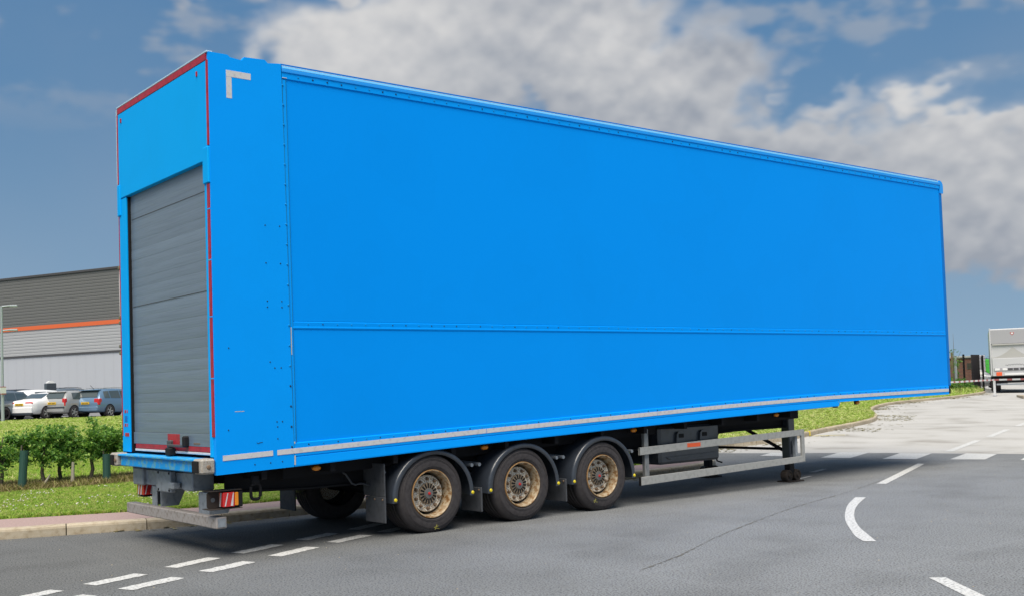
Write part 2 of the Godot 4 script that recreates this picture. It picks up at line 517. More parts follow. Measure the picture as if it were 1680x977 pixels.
# ---------------------------------------------------------------- the sky
func cloud_sky() -> ImageTexture:
	var W := 2048
	var H := 2048
	var img := Image.create(W, H, false, Image.FORMAT_RGBF)
	var n1 := noise(101, 2.2, FastNoiseLite.TYPE_SIMPLEX_SMOOTH, 6)
	var n2 := noise(202, 5.0, FastNoiseLite.TYPE_SIMPLEX_SMOOTH, 5)
	var n4 := noise(404, 11.0, FastNoiseLite.TYPE_SIMPLEX_SMOOTH, 5)
	var n3 := noise(303, 1.1, FastNoiseLite.TYPE_SIMPLEX_SMOOTH, 4)
	# cumulus heaps: azimuth, elevation, half widths (degrees), weight
	var heaps := [[29.5, 14.2, 6.0, 3.3, 1.0, 0.30], [33.5, 15.0, 6.5, 3.9, 1.0, 0.12], [38.5, 16.6, 5.5, 3.6, 1.0, 0.0], [43.0, 15.8, 5.5, 4.0, 1.05, -0.05], [47.5, 13.8, 4.6, 3.8, 1.0, -0.05], [51.5, 10.5, 3.6, 3.4, 0.9, -0.12], [55.5, 9.2, 3.6, 2.6, 0.9, 0.0], [60.0, 8.6, 4.2, 3.2, 1.0, -0.12], [66.0, 9.4, 6.0, 3.6, 1.0, -0.05], [74.0, 8.0, 6.0, 4.0, 1.0, 0.0], [63.5, 12.2, 3.0, 1.3, 0.8, 0.25], [23.0, 20.6, 6.0, 1.4, 0.55, -0.1], [33.0, 21.5, 5.0, 1.4, 0.5, -0.1], [57.5, 12.4, 2.6, 1.2, 0.42, -0.1], [59.0, 20.2, 4.0, 1.2, 0.45, 0.0], [62.0, 6.0, 6.5, 2.2, 0.75, -0.1], [54.0, 14.5, 2.5, 1.0, 0.36, -0.05]]
	var e_x := 1.0 / SKY_EXPOSURE
	for y in H:
		var el := (0.5 - (y + 0.5) / H) * PI
		var eld := rad_to_deg(el)
		if el < -0.01:
			img.fill_rect(Rect2i(0, y, W, H - y), Color(0.17, 0.19, 0.20) * e_x)
			break
		var ce := cos(el)
		var se := sin(el)
		# clear air: deep above, paler to the horizon
		var k := pow(clampf(1.0 - eld / 26.0, 0.0, 1.0), 1.7)
		var clear := Vector3(0.078, 0.205, 0.40).lerp(Vector3(0.29, 0.425, 0.56), k)
		var wide := smoothstep(70.0, 25.0, eld)
		for x in W:
			var az := wrapf((x + 0.5) / W * TAU, -PI, PI)          # 0 is -z, growing to +x
			var d := Vector3(sin(az) * ce, se, -cos(az) * ce)
			var azd := rad_to_deg(az)
			var f := n1.get_noise_3dv(d * Vector3(1, 1.7, 1) * 2.0)
			var g := n2.get_noise_3dv(d * Vector3(1, 1.4, 1) * 3.0)
			var b1 := n4.get_noise_3dv(d * 3.0)
			var up := Vector3(d.x, d.y + 0.012, d.z)
			var b2 := n4.get_noise_3dv(up * 3.0)
			var g2 := n2.get_noise_3dv(up * Vector3(1, 1.4, 1) * 3.0)
			var dens := 0.0
			var glow := 0.0
			if azd > 2.0 and azd < 86.0 and eld < 30.0:
				var tops := 0.0
				var wx := 5.0 * f + 2.4 * g + 1.3 * b1
				var wy := 3.2 * n1.get_noise_3dv(d * Vector3(1, 1.7, 1) * 2.0 + Vector3(7.3, 1.1, 4.2)) + 1.9 * g + 1.1 * b1
				for h in heaps:
					var u: float = (azd + wx - h[0]) / h[2]
					var v: float = (eld + wy - h[1]) / h[3]
					var q := u * u + v * v
					if q < 4.0:
						var e: float = h[4] * exp(-q * 0.75)
						dens = maxf(dens, e)
						tops += e
						glow += e * (h[5] + 0.22 * v)
				if tops > 0.01:
					glow /= tops
				var edge := smoothstep(2.0, 10.0, azd) * smoothstep(86.0, 78.0, azd) * smoothstep(30.0, 24.0, eld)
				dens = lerpf(0.30 + 0.5 * n3.get_noise_3dv(d * 2.4), dens, edge)
				glow *= edge
			else:
				dens = 0.30 + 0.5 * n3.get_noise_3dv(d * 2.4)
			dens += (f * 0.40 + g * 0.22 + b1 * 0.14) * (0.25 + minf(dens, 0.7))
			dens *= smoothstep(-1.0, 5.0, eld + f * 5.0)
			var cov := smoothstep(0.22, 0.60, dens)
			# brightness within the cloud: sunlit heads, grey bases
			var lit := clampf(0.38 + glow * 1.3 + g * 0.10 + f * 0.42 + (b1 - b2) * 0.24 + (g - g2) * 0.10 + (1.0 - cov) * 0.10, 0.0, 1.0)
			var cloud := Vector3(0.335, 0.365, 0.42).lerp(Vector3(0.69, 0.685, 0.68), lit)
			var veil := 0.10 * clampf(n3.get_noise_3dv(d * 4.0) + 0.3, 0.0, 1.0)
			veil += 0.55 * smoothstep(0.02, 0.45, n1.get_noise_3dv(d * Vector3(2.6, 8.0, 2.6) + Vector3(3.3, 9.1, 0.7)) + 0.35 * b1) * smoothstep(12.0, 18.0, eld)
			var c := clear.lerp(Vector3(0.40, 0.43, 0.475), veil).lerp(cloud, cov * 0.97)
			c *= e_x
			img.set_pixel(x, y, Color(c.x, c.y, c.z))
	return ImageTexture.create_from_image(img)

const SKY_EXPOSURE := 3.55

func _ready() -> void:
	rng.seed = 20240611
	# --- camera
	var cam := Camera3D.new()
	cam.name = "camera"
	cam.transform = Transform3D(Basis(Vector3.UP, -0.67211) * Basis(Vector3.RIGHT, 0.042215) * Basis(Vector3.BACK, -0.032478), Vector3(-4.3832, 1.5624, 9.9225))
	cam.projection = Camera3D.PROJECTION_FRUSTUM
	cam.near = 0.1
	cam.far = 4000.0
	cam.size = 0.1 * 977.0 / 1781.19
	cam.frustum_offset = Vector2(0.1 * 0.013087, 0.1 * 0.041605)
	add_child(cam)
	cam.current = true
	# --- sky, sun, exposure
	var env := Environment.new()
	env.background_mode = Environment.BG_SKY
	var pm := PanoramaSkyMaterial.new()
	pm.panorama = cloud_sky()
	var sky := Sky.new()
	sky.sky_material = pm
	env.sky = sky
	env.tonemap_mode = Environment.TONE_MAPPER_LINEAR
	env.tonemap_exposure = SKY_EXPOSURE
	env.sdfgi_enabled = true
	env.ssao_enabled = true
	env.ssil_enabled = true
	var we := WorldEnvironment.new()
	we.name = "sky"
	we.environment = env
	add_child(we)
	var sun := DirectionalLight3D.new()
	sun.name = "sun"
	sun.light_energy = 0.5
	sun.light_color = Color(1.0, 0.965, 0.91)
	sun.light_angular_distance = 48.0
	sun.shadow_enabled = true
	var to_sun := Vector3(-0.36, 0.88, 0.31).normalized()
	sun.basis = Basis.looking_at(-to_sun, Vector3.UP)
	add_child(sun)
	make_materials()
	make_land()
	make_warehouse()
	make_trailer()
	make_far_right()
	make_cars()
	make_hedge()
	make_growth()

# ---------------------------------------------------------------- roads, kerbs, verges
var KERB := []
var LEFT_VERGE := PackedVector2Array()
var grass_poly := PackedVector2Array()

func V(a: Array) -> Array:
	var out := []
	for i in range(0, a.size(), 2):
		out.append(Vector2(a[i], a[i + 1]))
	return out

func make_land() -> void:
	var kerb_raw := V([-60, -41, -20, -14.2, -8, -6.9, -3, -4.45, -1.08, -3.6, -0.22, -3.34, 0.64, -3.1, 1.62, -2.96, 3.0, -2.91, 9.3, -2.91, 10.2, -2.98, 11.0, -3.22, 11.6, -3.7, 12.1, -4.5, 12.7, -5.5, 13.6, -6.1, 15.2, -6.32, 17.3, -6.55, 19.5, -7.3, 21.2, -7.95, 23.7, -8.8, 26.8, -10.0, 29.8, -11.75, 33.5, -14.3, 37.2, -16.4, 41, -18.1, 44.8, -19.2, 49, -20.05, 52.5, -20.95, 57.0, -22.4, 60.2, -23.6, 61.7, -24.4, 62.0, -25.1, 61.3, -25.6, 59.4, -25.4])
	KERB = smooth_line(kerb_raw, 0.455)
	var back := offset_line(KERB, 0.126)
	# land below everything, to the horizon
	var ground := struct("ground")
	part("terrain", sheet_st(V([-2000, -2000, 2000, -2000, 2000, 2000, -2000, 2000]), -0.07), mats.grass_ground, ground)
	# asphalt and concrete meet along one line
	var joint := V([13.2, -5.9, 14.0, -5.2, 14.9, -4.0, 15.77, -2.64, 16.4, -0.34, 17.5, 4, 20, 14, 30, 70])
	var split := 0
	for i in KERB.size():
		if KERB[i].x > 13.2:
			split = i
			break
	joint[0] = KERB[split]
	var road := struct("road")
	part("asphalt", toned_sheet(KERB.slice(0, split + 1) + joint.slice(1) + V([-90, 90, -90, -62])), mats.asphalt, road)
	var rj := joint.duplicate()
	rj.reverse()
	var conc := struct("concrete_road")
	var conc_end := V([67, -28.6, 76, -40, 80, -60, 150, -85, 150, 30])
	part("concrete", sheet_st(KERB.slice(split) + conc_end + rj.slice(0, -1), 0.0), mats.concrete, conc)
	for j in [[19.5, 17.0, 24.0, 8.0], [24.6, -8.2, 31.5, 4.0], [35.0, -14.2, 43.5, 0.5]]:      # sawn joints across the slabs
		var a := Vector2(j[0], j[1])
		var b := Vector2(j[2], j[3])
		var nrm := (b - a).orthogonal().normalized() * 0.012
		part("slab_joint", sheet_st([a + nrm, b + nrm, b - nrm, a - nrm], 0.004), mats.trim_dark, conc)
	# left pavement behind the kerb, up to where the kerb turns away
	var pave_end := 0
	for i in KERB.size():
		if KERB[i].x < 11.7:
			pave_end = i
	var pv := back.slice(0, pave_end + 1)
	var pb := V([11.9, -4.7, 11.2, -4.35, 10.6, -3.95, 9.2, -3.70, 2.4, -3.68, 1.66, -3.76, 0.66, -4.07, 0.07, -4.28, -0.9, -4.62, -3, -5.5, -8, -8.2, -20, -15.8, -60, -43])
	var pave := struct("pavement")
	part("paving", sheet_st(pv + pb, 0.122), mats.pavement, pave)
	# grass on both sides of it
	var gp := []
	for i in range(pb.size() - 1, -1, -1):
		gp.append(pb[i])
	gp += back.slice(pave_end + 1)
	gp += V([66.9, -28.7, 75.9, -40.1, 79.8, -60, 40, -200, -300, -200, -300, -60])
	# the car park cuts the grass off
	var pieces := Geometry2D.clip_polygons(PackedVector2Array(gp), PackedVector2Array(V([-80, -44.6, 44, -44.6, 44, -400, -80, -400])))
	var lawn := struct("grass")
	for p in pieces:
		if not Geometry2D.is_polygon_clockwise(p) or true:
			part("turf", sheet_st(Array(p), 0.125), mats.grass_ground, lawn)
			if p.size() > grass_poly.size():
				grass_poly = p
	var park := struct("car_park")
	part("asphalt", sheet_st(V([-80, -44.6, 44, -44.6, 44, -200, -80, -200]), 0.02), M("park_asphalt", lin(0.2, 0.2, 0.205), 0.9), park)
	# kerbstones, each a stone
	var kerb := struct("kerb")
	var prof := [Vector2(0, -0.12), Vector2(0.004, 0.085), Vector2(0.012, 0.108), Vector2(0.028, 0.119), Vector2(0.125, 0.124), Vector2(0.125, -0.12)]
	var i := 0
	while i + 2 < KERB.size():
		if KERB[i].x < -9.0:
			i += 1
			continue
		var st := new_st()
		var lo := 0.006
		var rings := []
		for k in 3:
			var p: Vector2 = KERB[i + k]
			var t: Vector2 = (KERB[min(i + k + 1, KERB.size() - 1)] - KERB[i + k - 1]).normalized()
			if k == 0: p += t * lo
			if k == 2: p -= t * lo
			var nn := Vector2(t.y, -t.x)
			var dz := sin(i * 7.31 + (1.0 if k == 2 else 0.0)) * 0.003
			var ring := []
			for q in prof:
				var w: Vector2 = p + nn * (q.x + dz)
				ring.append(Vector3(w.x, G(w.y) + q.y + dz * 0.6, w.y))
			rings.append(ring)
		for k in 2:
			for q in prof.size() - 1:
				quad(st, rings[k][q], rings[k + 1][q], rings[k + 1][q + 1], rings[k][q + 1])
		for e in [0, 2]:
			face_out(st, rings[e].duplicate(), (rings[1][0] + rings[1][3]) / 2)
		part("kerb_stone", st, mats["kerb_%d" % ((i * 5 + i / 7) % 3)], kerb)
		i += 2
	# road paint
	var dashes := V([-2.18, 0.66, -1.62, 0.42, -1.335, 0.36, -0.81, 0.16, -0.475, 0.0, 0.065, -0.245, 0.355, -0.345, 0.92, -0.58, 1.26, -0.71, 1.78, -0.91, 2.09, -1.01, 2.6, -1.24, 2.95, -1.37, 3.5, -1.6])
	dashes += V([-2.06, 1.10, -1.5, 0.87, -1.2, 0.84, -0.65, 0.615, -0.35, 0.5, 0.19, 0.275, 0.52, 0.14, 1.08, -0.11, 1.39, -0.255, 1.93, -0.465, 2.19, -0.53, 2.72, -0.76, 3.05, -0.9, 3.6, -1.13])
	for k in range(0, dashes.size(), 2):
		var a: Vector2 = dashes[k]
		var b: Vector2 = dashes[k + 1]
		marking(road, stripe_poly([a, b], 0.172))
	marking(road, smooth_line(V([8.1, 1.63, 7.34, 2.03, 6.59, 2.49, 5.96, 2.92, 5.34, 3.4, 5.0, 3.68, 4.79, 3.9]), 0.12) + smooth_line(V([4.86, 3.99, 5.25, 3.64, 5.65, 3.29, 6.22, 2.86, 6.94, 2.39, 7.59, 2.03, 8.16, 1.75]), 0.12))
	marking(road, V([9.86, 0.83, 9.9, 0.96, 13.44, -0.49, 13.5, -0.65]))
	marking(road, V([3.44, 5.34, 3.53, 5.43, 2.6, 6.5, 2.5, 6.42]))
	for m in [V([14.04, -3.05, 14.15, -2.46, 15.72, -3.04, 15.45, -3.55]), V([14.21, -1.8, 14.4, -1.21, 15.9, -1.76, 15.74, -2.36]), V([14.6, -0.66, 14.83, -0.11, 16.2, -0.58, 16.18, -1.19]), V([14.95, 0.48, 15.2, 1.03, 16.6, 0.5, 16.45, -0.06]), V([13.72, -4.3, 13.95, -3.7, 14.75, -4.15, 14.5, -4.6])]:
		marking(road, m)
	for l in [[16.5, -1.74, 20.25, -3.09], [21.57, -3.5, 24.72, -4.6], [26.4, -5.15, 30.0, -6.4], [31.8, -7.0, 35.4, -8.3]]:
		var o := marking(conc, stripe_poly([Vector2(l[0], l[1]), Vector2(l[2], l[3])], 0.16))
		o.name = numbered("road_marking", conc)
	marking(road, V([11.05, -1.2, 11.1, -1.1, 11.75, -1.32, 11.7, -1.4]))
	marking(road, V([9.9, -0.6, 9.93, -0.54, 10.5, -0.72, 10.46, -0.78]))
	marking(conc, V([47.5, -14.0, 47.6, -13.6, 52.0, -15.4, 51.8, -15.8]))
	# crack where two lays of asphalt meet
	var cr := smooth_line(V([2.25, 3.42, 3.06, 3.13, 4.22, 2.6, 5.42, 2.14, 6.76, 1.67, 8.78, 1.12, 10.6, 0.5]), 0.05)
	var ca := []
	var cb := []
	for q in cr.size():
		var w := 0.0015 + 0.016 * pow(rng.randf(), 2.0) * absf(sin(q * 0.37))
		w *= 1.0 - 0.7 * q / cr.size()
		ca.append(cr[q] + Vector2(0.3, 0.95) * w + Vector2(0, rng.randfn(0, 0.010)))
		cb.append(cr[q] - Vector2(0.3, 0.95) * w)
	cb.reverse()
	part("crack", sheet_st(ca + cb, 0.0035), M("crack", lin(0.12, 0.115, 0.10), 0.95), road)
	# yellow survey mark on kerb and concrete
	var ym := new_st()
	var yi := 0
	for q in KERB.size():
		if KERB[q].x < 20.2:
			yi = q
	var yp: Vector2 = KERB[yi]
	T = Transform3D(Basis(Vector3.UP, 0.38), Vector3(yp.x, G(yp.y), yp.y))
	bx(ym, Vector3(-0.05, -0.02, -0.133), Vector3(0.05, 0.128, 0.003), 0.002)
	T = Transform3D.IDENTITY
	part("yellow_mark", ym, mats.yellow, kerb)
	part("yellow_mark", sheet_st(stripe_poly([yp + Vector2(-0.05, 0.03), yp + Vector2(0.75, 0.55)], 0.07), 0.004), mats.yellow, conc)

func stripe_poly(line: Array, w: float) -> Array:
	# a painted stripe with slightly uneven edges
	var a: Vector2 = line[0]
	var b: Vector2 = line[1]
	var n := (b - a).orthogonal().normalized() * w / 2
	var A := []
	var B := []
	var steps := int(max(3.0, a.distance_to(b) / 0.05))
	for i in steps + 1:
		var t := float(i) / steps
		A.append(a.lerp(b, t) + n * (1.0 + rng.randfn(0, 0.06)))
		B.append(a.lerp(b, t) - n * (1.0 + rng.randfn(0, 0.06)))
	B.reverse()
	return A + B

func marking(parent: Node, poly: Array) -> MeshInstance3D:
	return part("road_marking", sheet_st(poly, 0.004), mats.road_paint, parent)

# ---------------------------------------------------------------- warehouse far left
func make_warehouse() -> void:
	# face runs from far left to near right; ribs are real folds
	var a := Vector3(2.7, 0, -123.5)
	var b := Vector3(28.0, 0, -68.8)
	var along := (b - a).normalized()
	var outw := along.cross(Vector3.UP).normalized() * -1.0
	if outw.z < 0: outw = -outw
	var L := a.distance_to(b)
	var w := thing("warehouse", "long grey warehouse with ribbed dark upper cladding, orange stripe and pale lower wall", "building", a + Vector3(0, 0.9, 0))
	var run := func(called: String, prof: Array, m: Material) -> void:      # (out, height)
		var st := new_st()
		for k in prof.size() - 1:
			var p: Vector2 = prof[k]
			var q: Vector2 = prof[k + 1]
			quad(st, outw * p.x + Vector3.UP * p.y, along * L + outw * p.x + Vector3.UP * p.y, along * L + outw * q.x + Vector3.UP * q.y, outw * q.x + Vector3.UP * q.y)
		part(called, st, m, w)
	var ribs := func(y0: float, y1: float, pitch: float, deep: float) -> Array:
		var out := []
		var y := y0
		while y < y1 - 0.01:
			out += [Vector2(0, y), Vector2(0, y + pitch * 0.62), Vector2(-deep, y + pitch * 0.70), Vector2(-deep, y + pitch * 0.94)]
			y += pitch
		out.append(Vector2(0, y1))
		return out
	run.call("upper_cladding", ribs.call(7.10, 11.05, 0.25, 0.015), mats.clad_dark)
	run.call("orange_stripe", [Vector2(0.0, 6.78), Vector2(0.05, 6.78), Vector2(0.05, 7.10), Vector2(0, 7.10)], mats.clad_orange)
	run.call("middle_cladding", ribs.call(4.70, 6.78, 0.25, 0.016), mats.clad_mid)
	run.call("cladding_trim", [Vector2(0, 4.55), Vector2(0.06, 4.55), Vector2(0.06, 4.70), Vector2(0, 4.70)], mats.trim_dark)
	run.call("roof_edge", [Vector2(0, 11.05), Vector2(0.10, 11.05), Vector2(0.10, 11.2), Vector2(0.0, 11.24), Vector2(-0.5, 11.28)], mats.trim_dark)
	run.call("roof", [Vector2(-0.5, 11.28), Vector2(-16, 11.5), Vector2(-32, 11.0)], mats.clad_dark)
	for k in int(L / 1.0):                                   # pale wall panels with upright joints
		var st := new_st()
		var s := along * (k * 1.0 + 0.01)
		var e := along * (k * 1.0 + 0.99)
		quad(st, s + Vector3(0, -1.2, 0), e + Vector3(0, -1.2, 0), e + Vector3(0, 4.55, 0), s + Vector3(0, 4.55, 0))
		var g := along * (k * 1.0 - 0.01)
		quad(st, g - outw * 0.006 + Vector3(0, -1.2, 0), s - outw * 0.006 + Vector3(0, -1.2, 0), s - outw * 0.006 + Vector3(0, 4.55, 0), g - outw * 0.006 + Vector3(0, 4.55, 0))
		part("wall_panel", st, mats.clad_light, w)
	var st2 := new_st()                                      # the other walls
	var deep := -outw * 32.0
	for pr in [[Vector3.ZERO, deep], [along * L + deep, along * L], [deep, along * L + deep]]:
		quad(st2, pr[1] + Vector3(0, -1.2, 0), pr[0] + Vector3(0, -1.2, 0), pr[0] + Vector3(0, 11.0, 0), pr[1] + Vector3(0, 11.0, 0))
	part("wall", st2, mats.clad_mid, w)
	# lamp post at the left edge of the picture
	var lp := Vector3(8.83, G(-43.4) + 0.1, -43.4)
	var post := thing("lamp_post", "tall pale grey lamp post with two arms in front of the warehouse", "lamp post", lp)
	var t := new_st()
	tube(t, [Vector3(0, 0, 0), Vector3(0, 2.4, 0), Vector3(0, 5.35, 0)], [0.075, 0.06, 0.05])
	part("post", t, mats.post_grey, post)
	for h in [5.33, 4.22]:
		var arm := new_st()
		var dir := Vector3(0.94, 0, 0.33)
		tube(arm, [Vector3(0, h, 0), dir * 0.35 + Vector3(0, h + 0.03, 0)], 0.035, 8)
		var am := part("lamp_arm", arm, mats.post_grey, post)
		var hd := new_st()
		T = Transform3D(Basis(Vector3.UP, -0.34), Vector3(0, h + 0.03, 0))
		bx(hd, Vector3(0.33, -0.05, -0.1), Vector3(0.68, 0.04, 0.1), 0.03)
		T = Transform3D.IDENTITY
		part("lamp_head", hd, mats.post_grey, am)
	var sg := thing("notice_sign", "small white sign with red bands on the grey lamp post", "sign", lp)
	T = Transform3D(Basis(Vector3.UP, 0.25), Vector3(0.0, 1.45, 0.1))
	var s0 := new_st()
	bx(s0, Vector3(-0.14, -0.12, 0), Vector3(0.14, 0.16, 0.02), 0.004)
	part("sign_panel", s0, mats.white_paint, sg)
	for y in [-0.15, 0.17]:
		var s1 := new_st()
		bx(s1, Vector3(-0.14, y - 0.02, 0.0), Vector3(0.14, y + 0.02, 0.022), 0.004)
		part("red_band", s1, mats.barrier_red, sg)
	T = Transform3D.IDENTITY
	# small black kiosk with a white cap between the cars and the wall
	var bk := thing("ticket_box", "small black box with a pale peaked cap standing behind the white cars", "box", Vector3(14.4, G(-55.4), -55.4))
	box("body", Vector3(-0.27, 0, -0.27), Vector3(0.27, 1.86, 0.27), mats.black_plastic, bk, 0.03)
	var cp := new_st()
	prism(cp, V([-0.20, 1.861, 0.20, 1.861, 0.18, 1.93, 0.05, 2.0, -0.05, 2.0, -0.18, 1.93]), Vector3(0, 0, -0.2), Vector3.RIGHT, Vector3.UP, Vector3(0, 0, 0.4))
	part("cap", cp, mats.white_paint, bk)

# ---------------------------------------------------------------- the trailer
const B_TAB := [Vector2(0, 0.822), Vector2(0.83, 0.848), Vector2(3.78, 0.958), Vector2(7.66, 1.07), Vector2(10.2, 1.13)]
const S_TAB := [Vector2(0, 1.005), Vector2(0.84, 1.034), Vector2(3.78, 1.13), Vector2(7.67, 1.25), Vector2(10.0, 1.297), Vector2(13.6, 1.323)]
const R_TAB := [Vector2(0, 1.06), Vector2(0.84, 1.09), Vector2(3.78, 1.172), Vector2(7.67, 1.295), Vector2(10.0, 1.34), Vector2(13.6, 1.372)]
const F_TAB := [Vector2(10.2, 1.195), Vector2(13.6, 1.225)]
const WIDE := 2.55

func xs_between(a: float, b: float, n: int) -> Array:
	var out := []
	for i in n + 1:
		out.append(lerpf(a, b, float(i) / n))
	return out

func make_trailer() -> void:
	var t := thing("box_trailer", "long bright blue box semi-trailer with grey roller shutter, parked on its landing legs", "trailer")
	var st: SurfaceTool
	# ----- right side
	box("upper_side_panel", Vector3(0.838, 2.322, -0.05), Vector3(13.502, 4.812, -0.008), mats.blue_panel, t)
	st = new_st()
	run_x(st, xs_between(0.838, 13.502, 16), func(x): return [Vector2(lerp_table(R_TAB, x), -0.008), Vector2(2.238, -0.008)])
	part("lower_side_panel", st, mats.blue_panel, t)
	st = new_st()
	run_x(st, [0.85, 13.49], func(_x): return [Vector2(2.238, -0.009), Vector2(2.242, -0.004), Vector2(2.256, 0.001), Vector2(2.274, -0.003), Vector2(2.314, -0.003), Vector2(2.322, -0.009)])
	part("middle_rail", st, mats.blue_panel, t)
	# top rail: flange, step, rounded cove
	st = new_st()
	st.set_smooth_group(1)
	run_x(st, [0.79, 13.52], func(_x): return [Vector2(4.895, 0.014), Vector2(4.915, 0.013), Vector2(4.922, 0.0105), Vector2(4.928, 0.0070), Vector2(4.9284, -0.030)])
	st.set_smooth_group(-1)
	run_x(st, [0.79, 13.52], func(_x): return [Vector2(4.872, 0.004), Vector2(4.876, 0.014), Vector2(4.895, 0.014)])
	part("top_rail", st, mats.blue_rail, t)
	st = new_st()
	run_x(st, [0.795, 13.5], func(_x): return [Vector2(4.808, -0.010), Vector2(4.810, 0.004), Vector2(4.872, 0.004)])
	part("top_flange", st, mats.blue_column, t)
	box("rail_highlight_strip", Vector3(0.80, 4.934, -0.02), Vector3(13.47, 4.9415, 0.0065), mats.pale_blue, t, 0.002)  # pale strip painted in for the bright highlight line of the rail
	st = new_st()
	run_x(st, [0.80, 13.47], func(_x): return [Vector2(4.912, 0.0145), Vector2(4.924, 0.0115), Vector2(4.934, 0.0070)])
	part("painted_highlight", st, mats.highlight_blue, t)  # sky sheen on the cove, painted as a paler blue strip
	box("roof_edge", Vector3(0.79, 4.942, -0.10), Vector3(13.48, 4.964, -0.008), mats.blue_trim, t, 0.003)
	# bottom rail
	st = new_st()
	run_x(st, xs_between(0.836, 10.22, 14), func(x): return [Vector2(lerp_table(B_TAB, x), -0.020), Vector2(lerp_table(B_TAB, x), 0.004), Vector2(lerp_table(B_TAB, x) + 0.012, 0.006), Vector2(lerp_table(S_TAB, x) - 0.094, 0.001), Vector2(lerp_table(S_TAB, x) - 0.088, -0.004), Vector2(lerp_table(S_TAB, x) - 0.078, 0.003), Vector2(lerp_table(R_TAB, x) - 0.006, 0.003), Vector2(lerp_table(R_TAB, x), -0.008)])
	run_x(st, [10.22, 10.26], func(x): return [Vector2(lerpf(lerp_table(B_TAB, 10.22), 1.19, clampf((x - 10.22) / 0.04, 0, 1)), -0.02), Vector2(lerpf(lerp_table(B_TAB, 10.22), 1.19, clampf((x - 10.22) / 0.04, 0, 1)), 0.004), Vector2(lerp_table(R_TAB, x), 0.003)])
	run_x(st, xs_between(10.26, 13.50, 5), func(x): return [Vector2(lerp_table(F_TAB, x), -0.020), Vector2(lerp_table(F_TAB, x), 0.004), Vector2(lerp_table(S_TAB, x) - 0.062, 0.001), Vector2(lerp_table(S_TAB, x) - 0.056, 0.003), Vector2(lerp_table(R_TAB, x) - 0.006, 0.003), Vector2(lerp_table(R_TAB, x), -0.008)])
	part("bottom_rail", st, mats.blue_column, t)
	# reflective stripe, in lengths of tape
	var cuts := [0.06, 0.60, 0.64, 3.30, 6.15, 8.95, 11.1, 13.49]
	for i in cuts.size() - 1:
		if i == 1:
			continue
		st = new_st()
		run_x(st, xs_between(cuts[i] + 0.003, cuts[i + 1] - 0.003, 4), func(x): return [Vector2(lerp_table(S_TAB, x) - 0.052, 0.005), Vector2(lerp_table(S_TAB, x) - 0.051, 0.0065), Vector2(lerp_table(S_TAB, x) - 0.001, 0.0065), Vector2(lerp_table(S_TAB, x), 0.005)])
		part("reflective_tape", st, mats.white_tape, t)
	# rear column plate with notched top
	st = new_st()
	prism(st, V([0.0, 0.822, 0.832, 0.848, 0.832, 2.2, 0.79, 4.955, 0.765, 4.955, 0.64, 4.940, 0.61, 4.970, 0.385, 4.960, 0.36, 4.922, 0.23, 4.934, 0.205, 4.955, 0.0, 4.955]), Vector3(0, 0, -0.06), Vector3.RIGHT, Vector3.UP, Vector3(0, 0, 0.062))
	part("rear_column", st, mats.blue_column, t)
	for p in [[0.185, 4.735, 0.45, 4.80], [0.185, 4.52, 0.243, 4.733]]:
		box("corner_marker", Vector3(p[0], p[1], 0.0015), Vector3(p[2], p[3], 0.004), mats.white_tape, t, 0.001)
	st = new_st()
	prism(st, V([0.836, 0.86, 0.856, 0.86, 0.858, 2.2, 0.838, 4.80, 0.795, 4.80, 0.836, 2.2]), Vector3(0, 0, -0.03), Vector3.RIGHT, Vector3.UP, Vector3(0, 0, 0.029))
	part("corner_seam", st, mats.blue_column, t)
	for sx in [[0.8385, 0.8605], [0.7955, 0.8345]]:
		st = new_st()
		prism(st, V([sx[1], 0.87, sx[1] + 0.004, 0.87, sx[0] + 0.004, 4.80, sx[0], 4.80]), Vector3(0, 0, -0.006), Vector3.RIGHT, Vector3.UP, Vector3(0, 0, 0.0062 if sx[0] > 0.81 else 0.0090))
		part("seam_line", st, mats.seam_dirt, t)
	st = new_st()
	bx(st, Vector3(0.834, 0.865, -0.01), Vector3(0.848, 0.96, 0.009), 0.003)
	bx(st, Vector3(0.836, 1.08, -0.01), Vector3(0.846, 1.10, 0.009), 0.003)
	bx(st, Vector3(0.829, 1.98, -0.01), Vector3(0.838, 2.26, 0.004), 0.003)
	bx(st, Vector3(0.80, 4.812, -0.01), Vector3(0.852, 4.820, 0.007), 0.002)
	part("sealant", st, mats.sealant, t).set_meta("kind", "stuff")
	# front corner post and caps
	box("front_post", Vector3(13.504, 1.36, -0.09), Vector3(13.600, 4.74, -0.002), mats.blue_trim, t, 0.03)
	st = new_st()
	prism(st, V([13.515, 4.73, 13.612, 4.73, 13.622, 4.75, 13.622, 4.86, 13.612, 4.90, 13.588, 4.932, 13.55, 4.950, 13.515, 4.955]), Vector3(0, 0, -0.12), Vector3.RIGHT, Vector3.UP, Vector3(0, 0, 0.130))
	part("corner_cap", st, mats.blue_rail, t)
	box("front_corner_foot", Vector3(13.504, 1.235, -0.10), Vector3(13.57, 1.358, -0.002), mats.rubber, t)
	# rivets along the rails and the seam
	var riv := new_st()
	var rdk := new_st()
	var z1 := Vector3(0, 0, 1)
	var y := 4.74
	while y > 0.9:
		button(riv if y > 1.75 else rdk, Vector3(lerpf(0.822, 0.815, (y - 1.0) / 3.7) - 0.012, y, 0.002), 0.0115, 0.009, z1)
		y -= 0.205
	var x := 0.98
	while x < 13.45:
		button(riv if rng.randf() > 0.4 else rdk, Vector3(x, 4.842, 0.004), 0.0105, 0.008, z1)
		button(riv if rng.randf() > 0.3 else rdk, Vector3(x + 0.05, 2.294, -0.003), 0.008, 0.006, z1)
		button(rdk if rng.randf() > 0.45 else riv, Vector3(x + 0.02, lerp_table(R_TAB, x) - 0.027, 0.003), 0.0085, 0.006, z1)
		x += 0.172
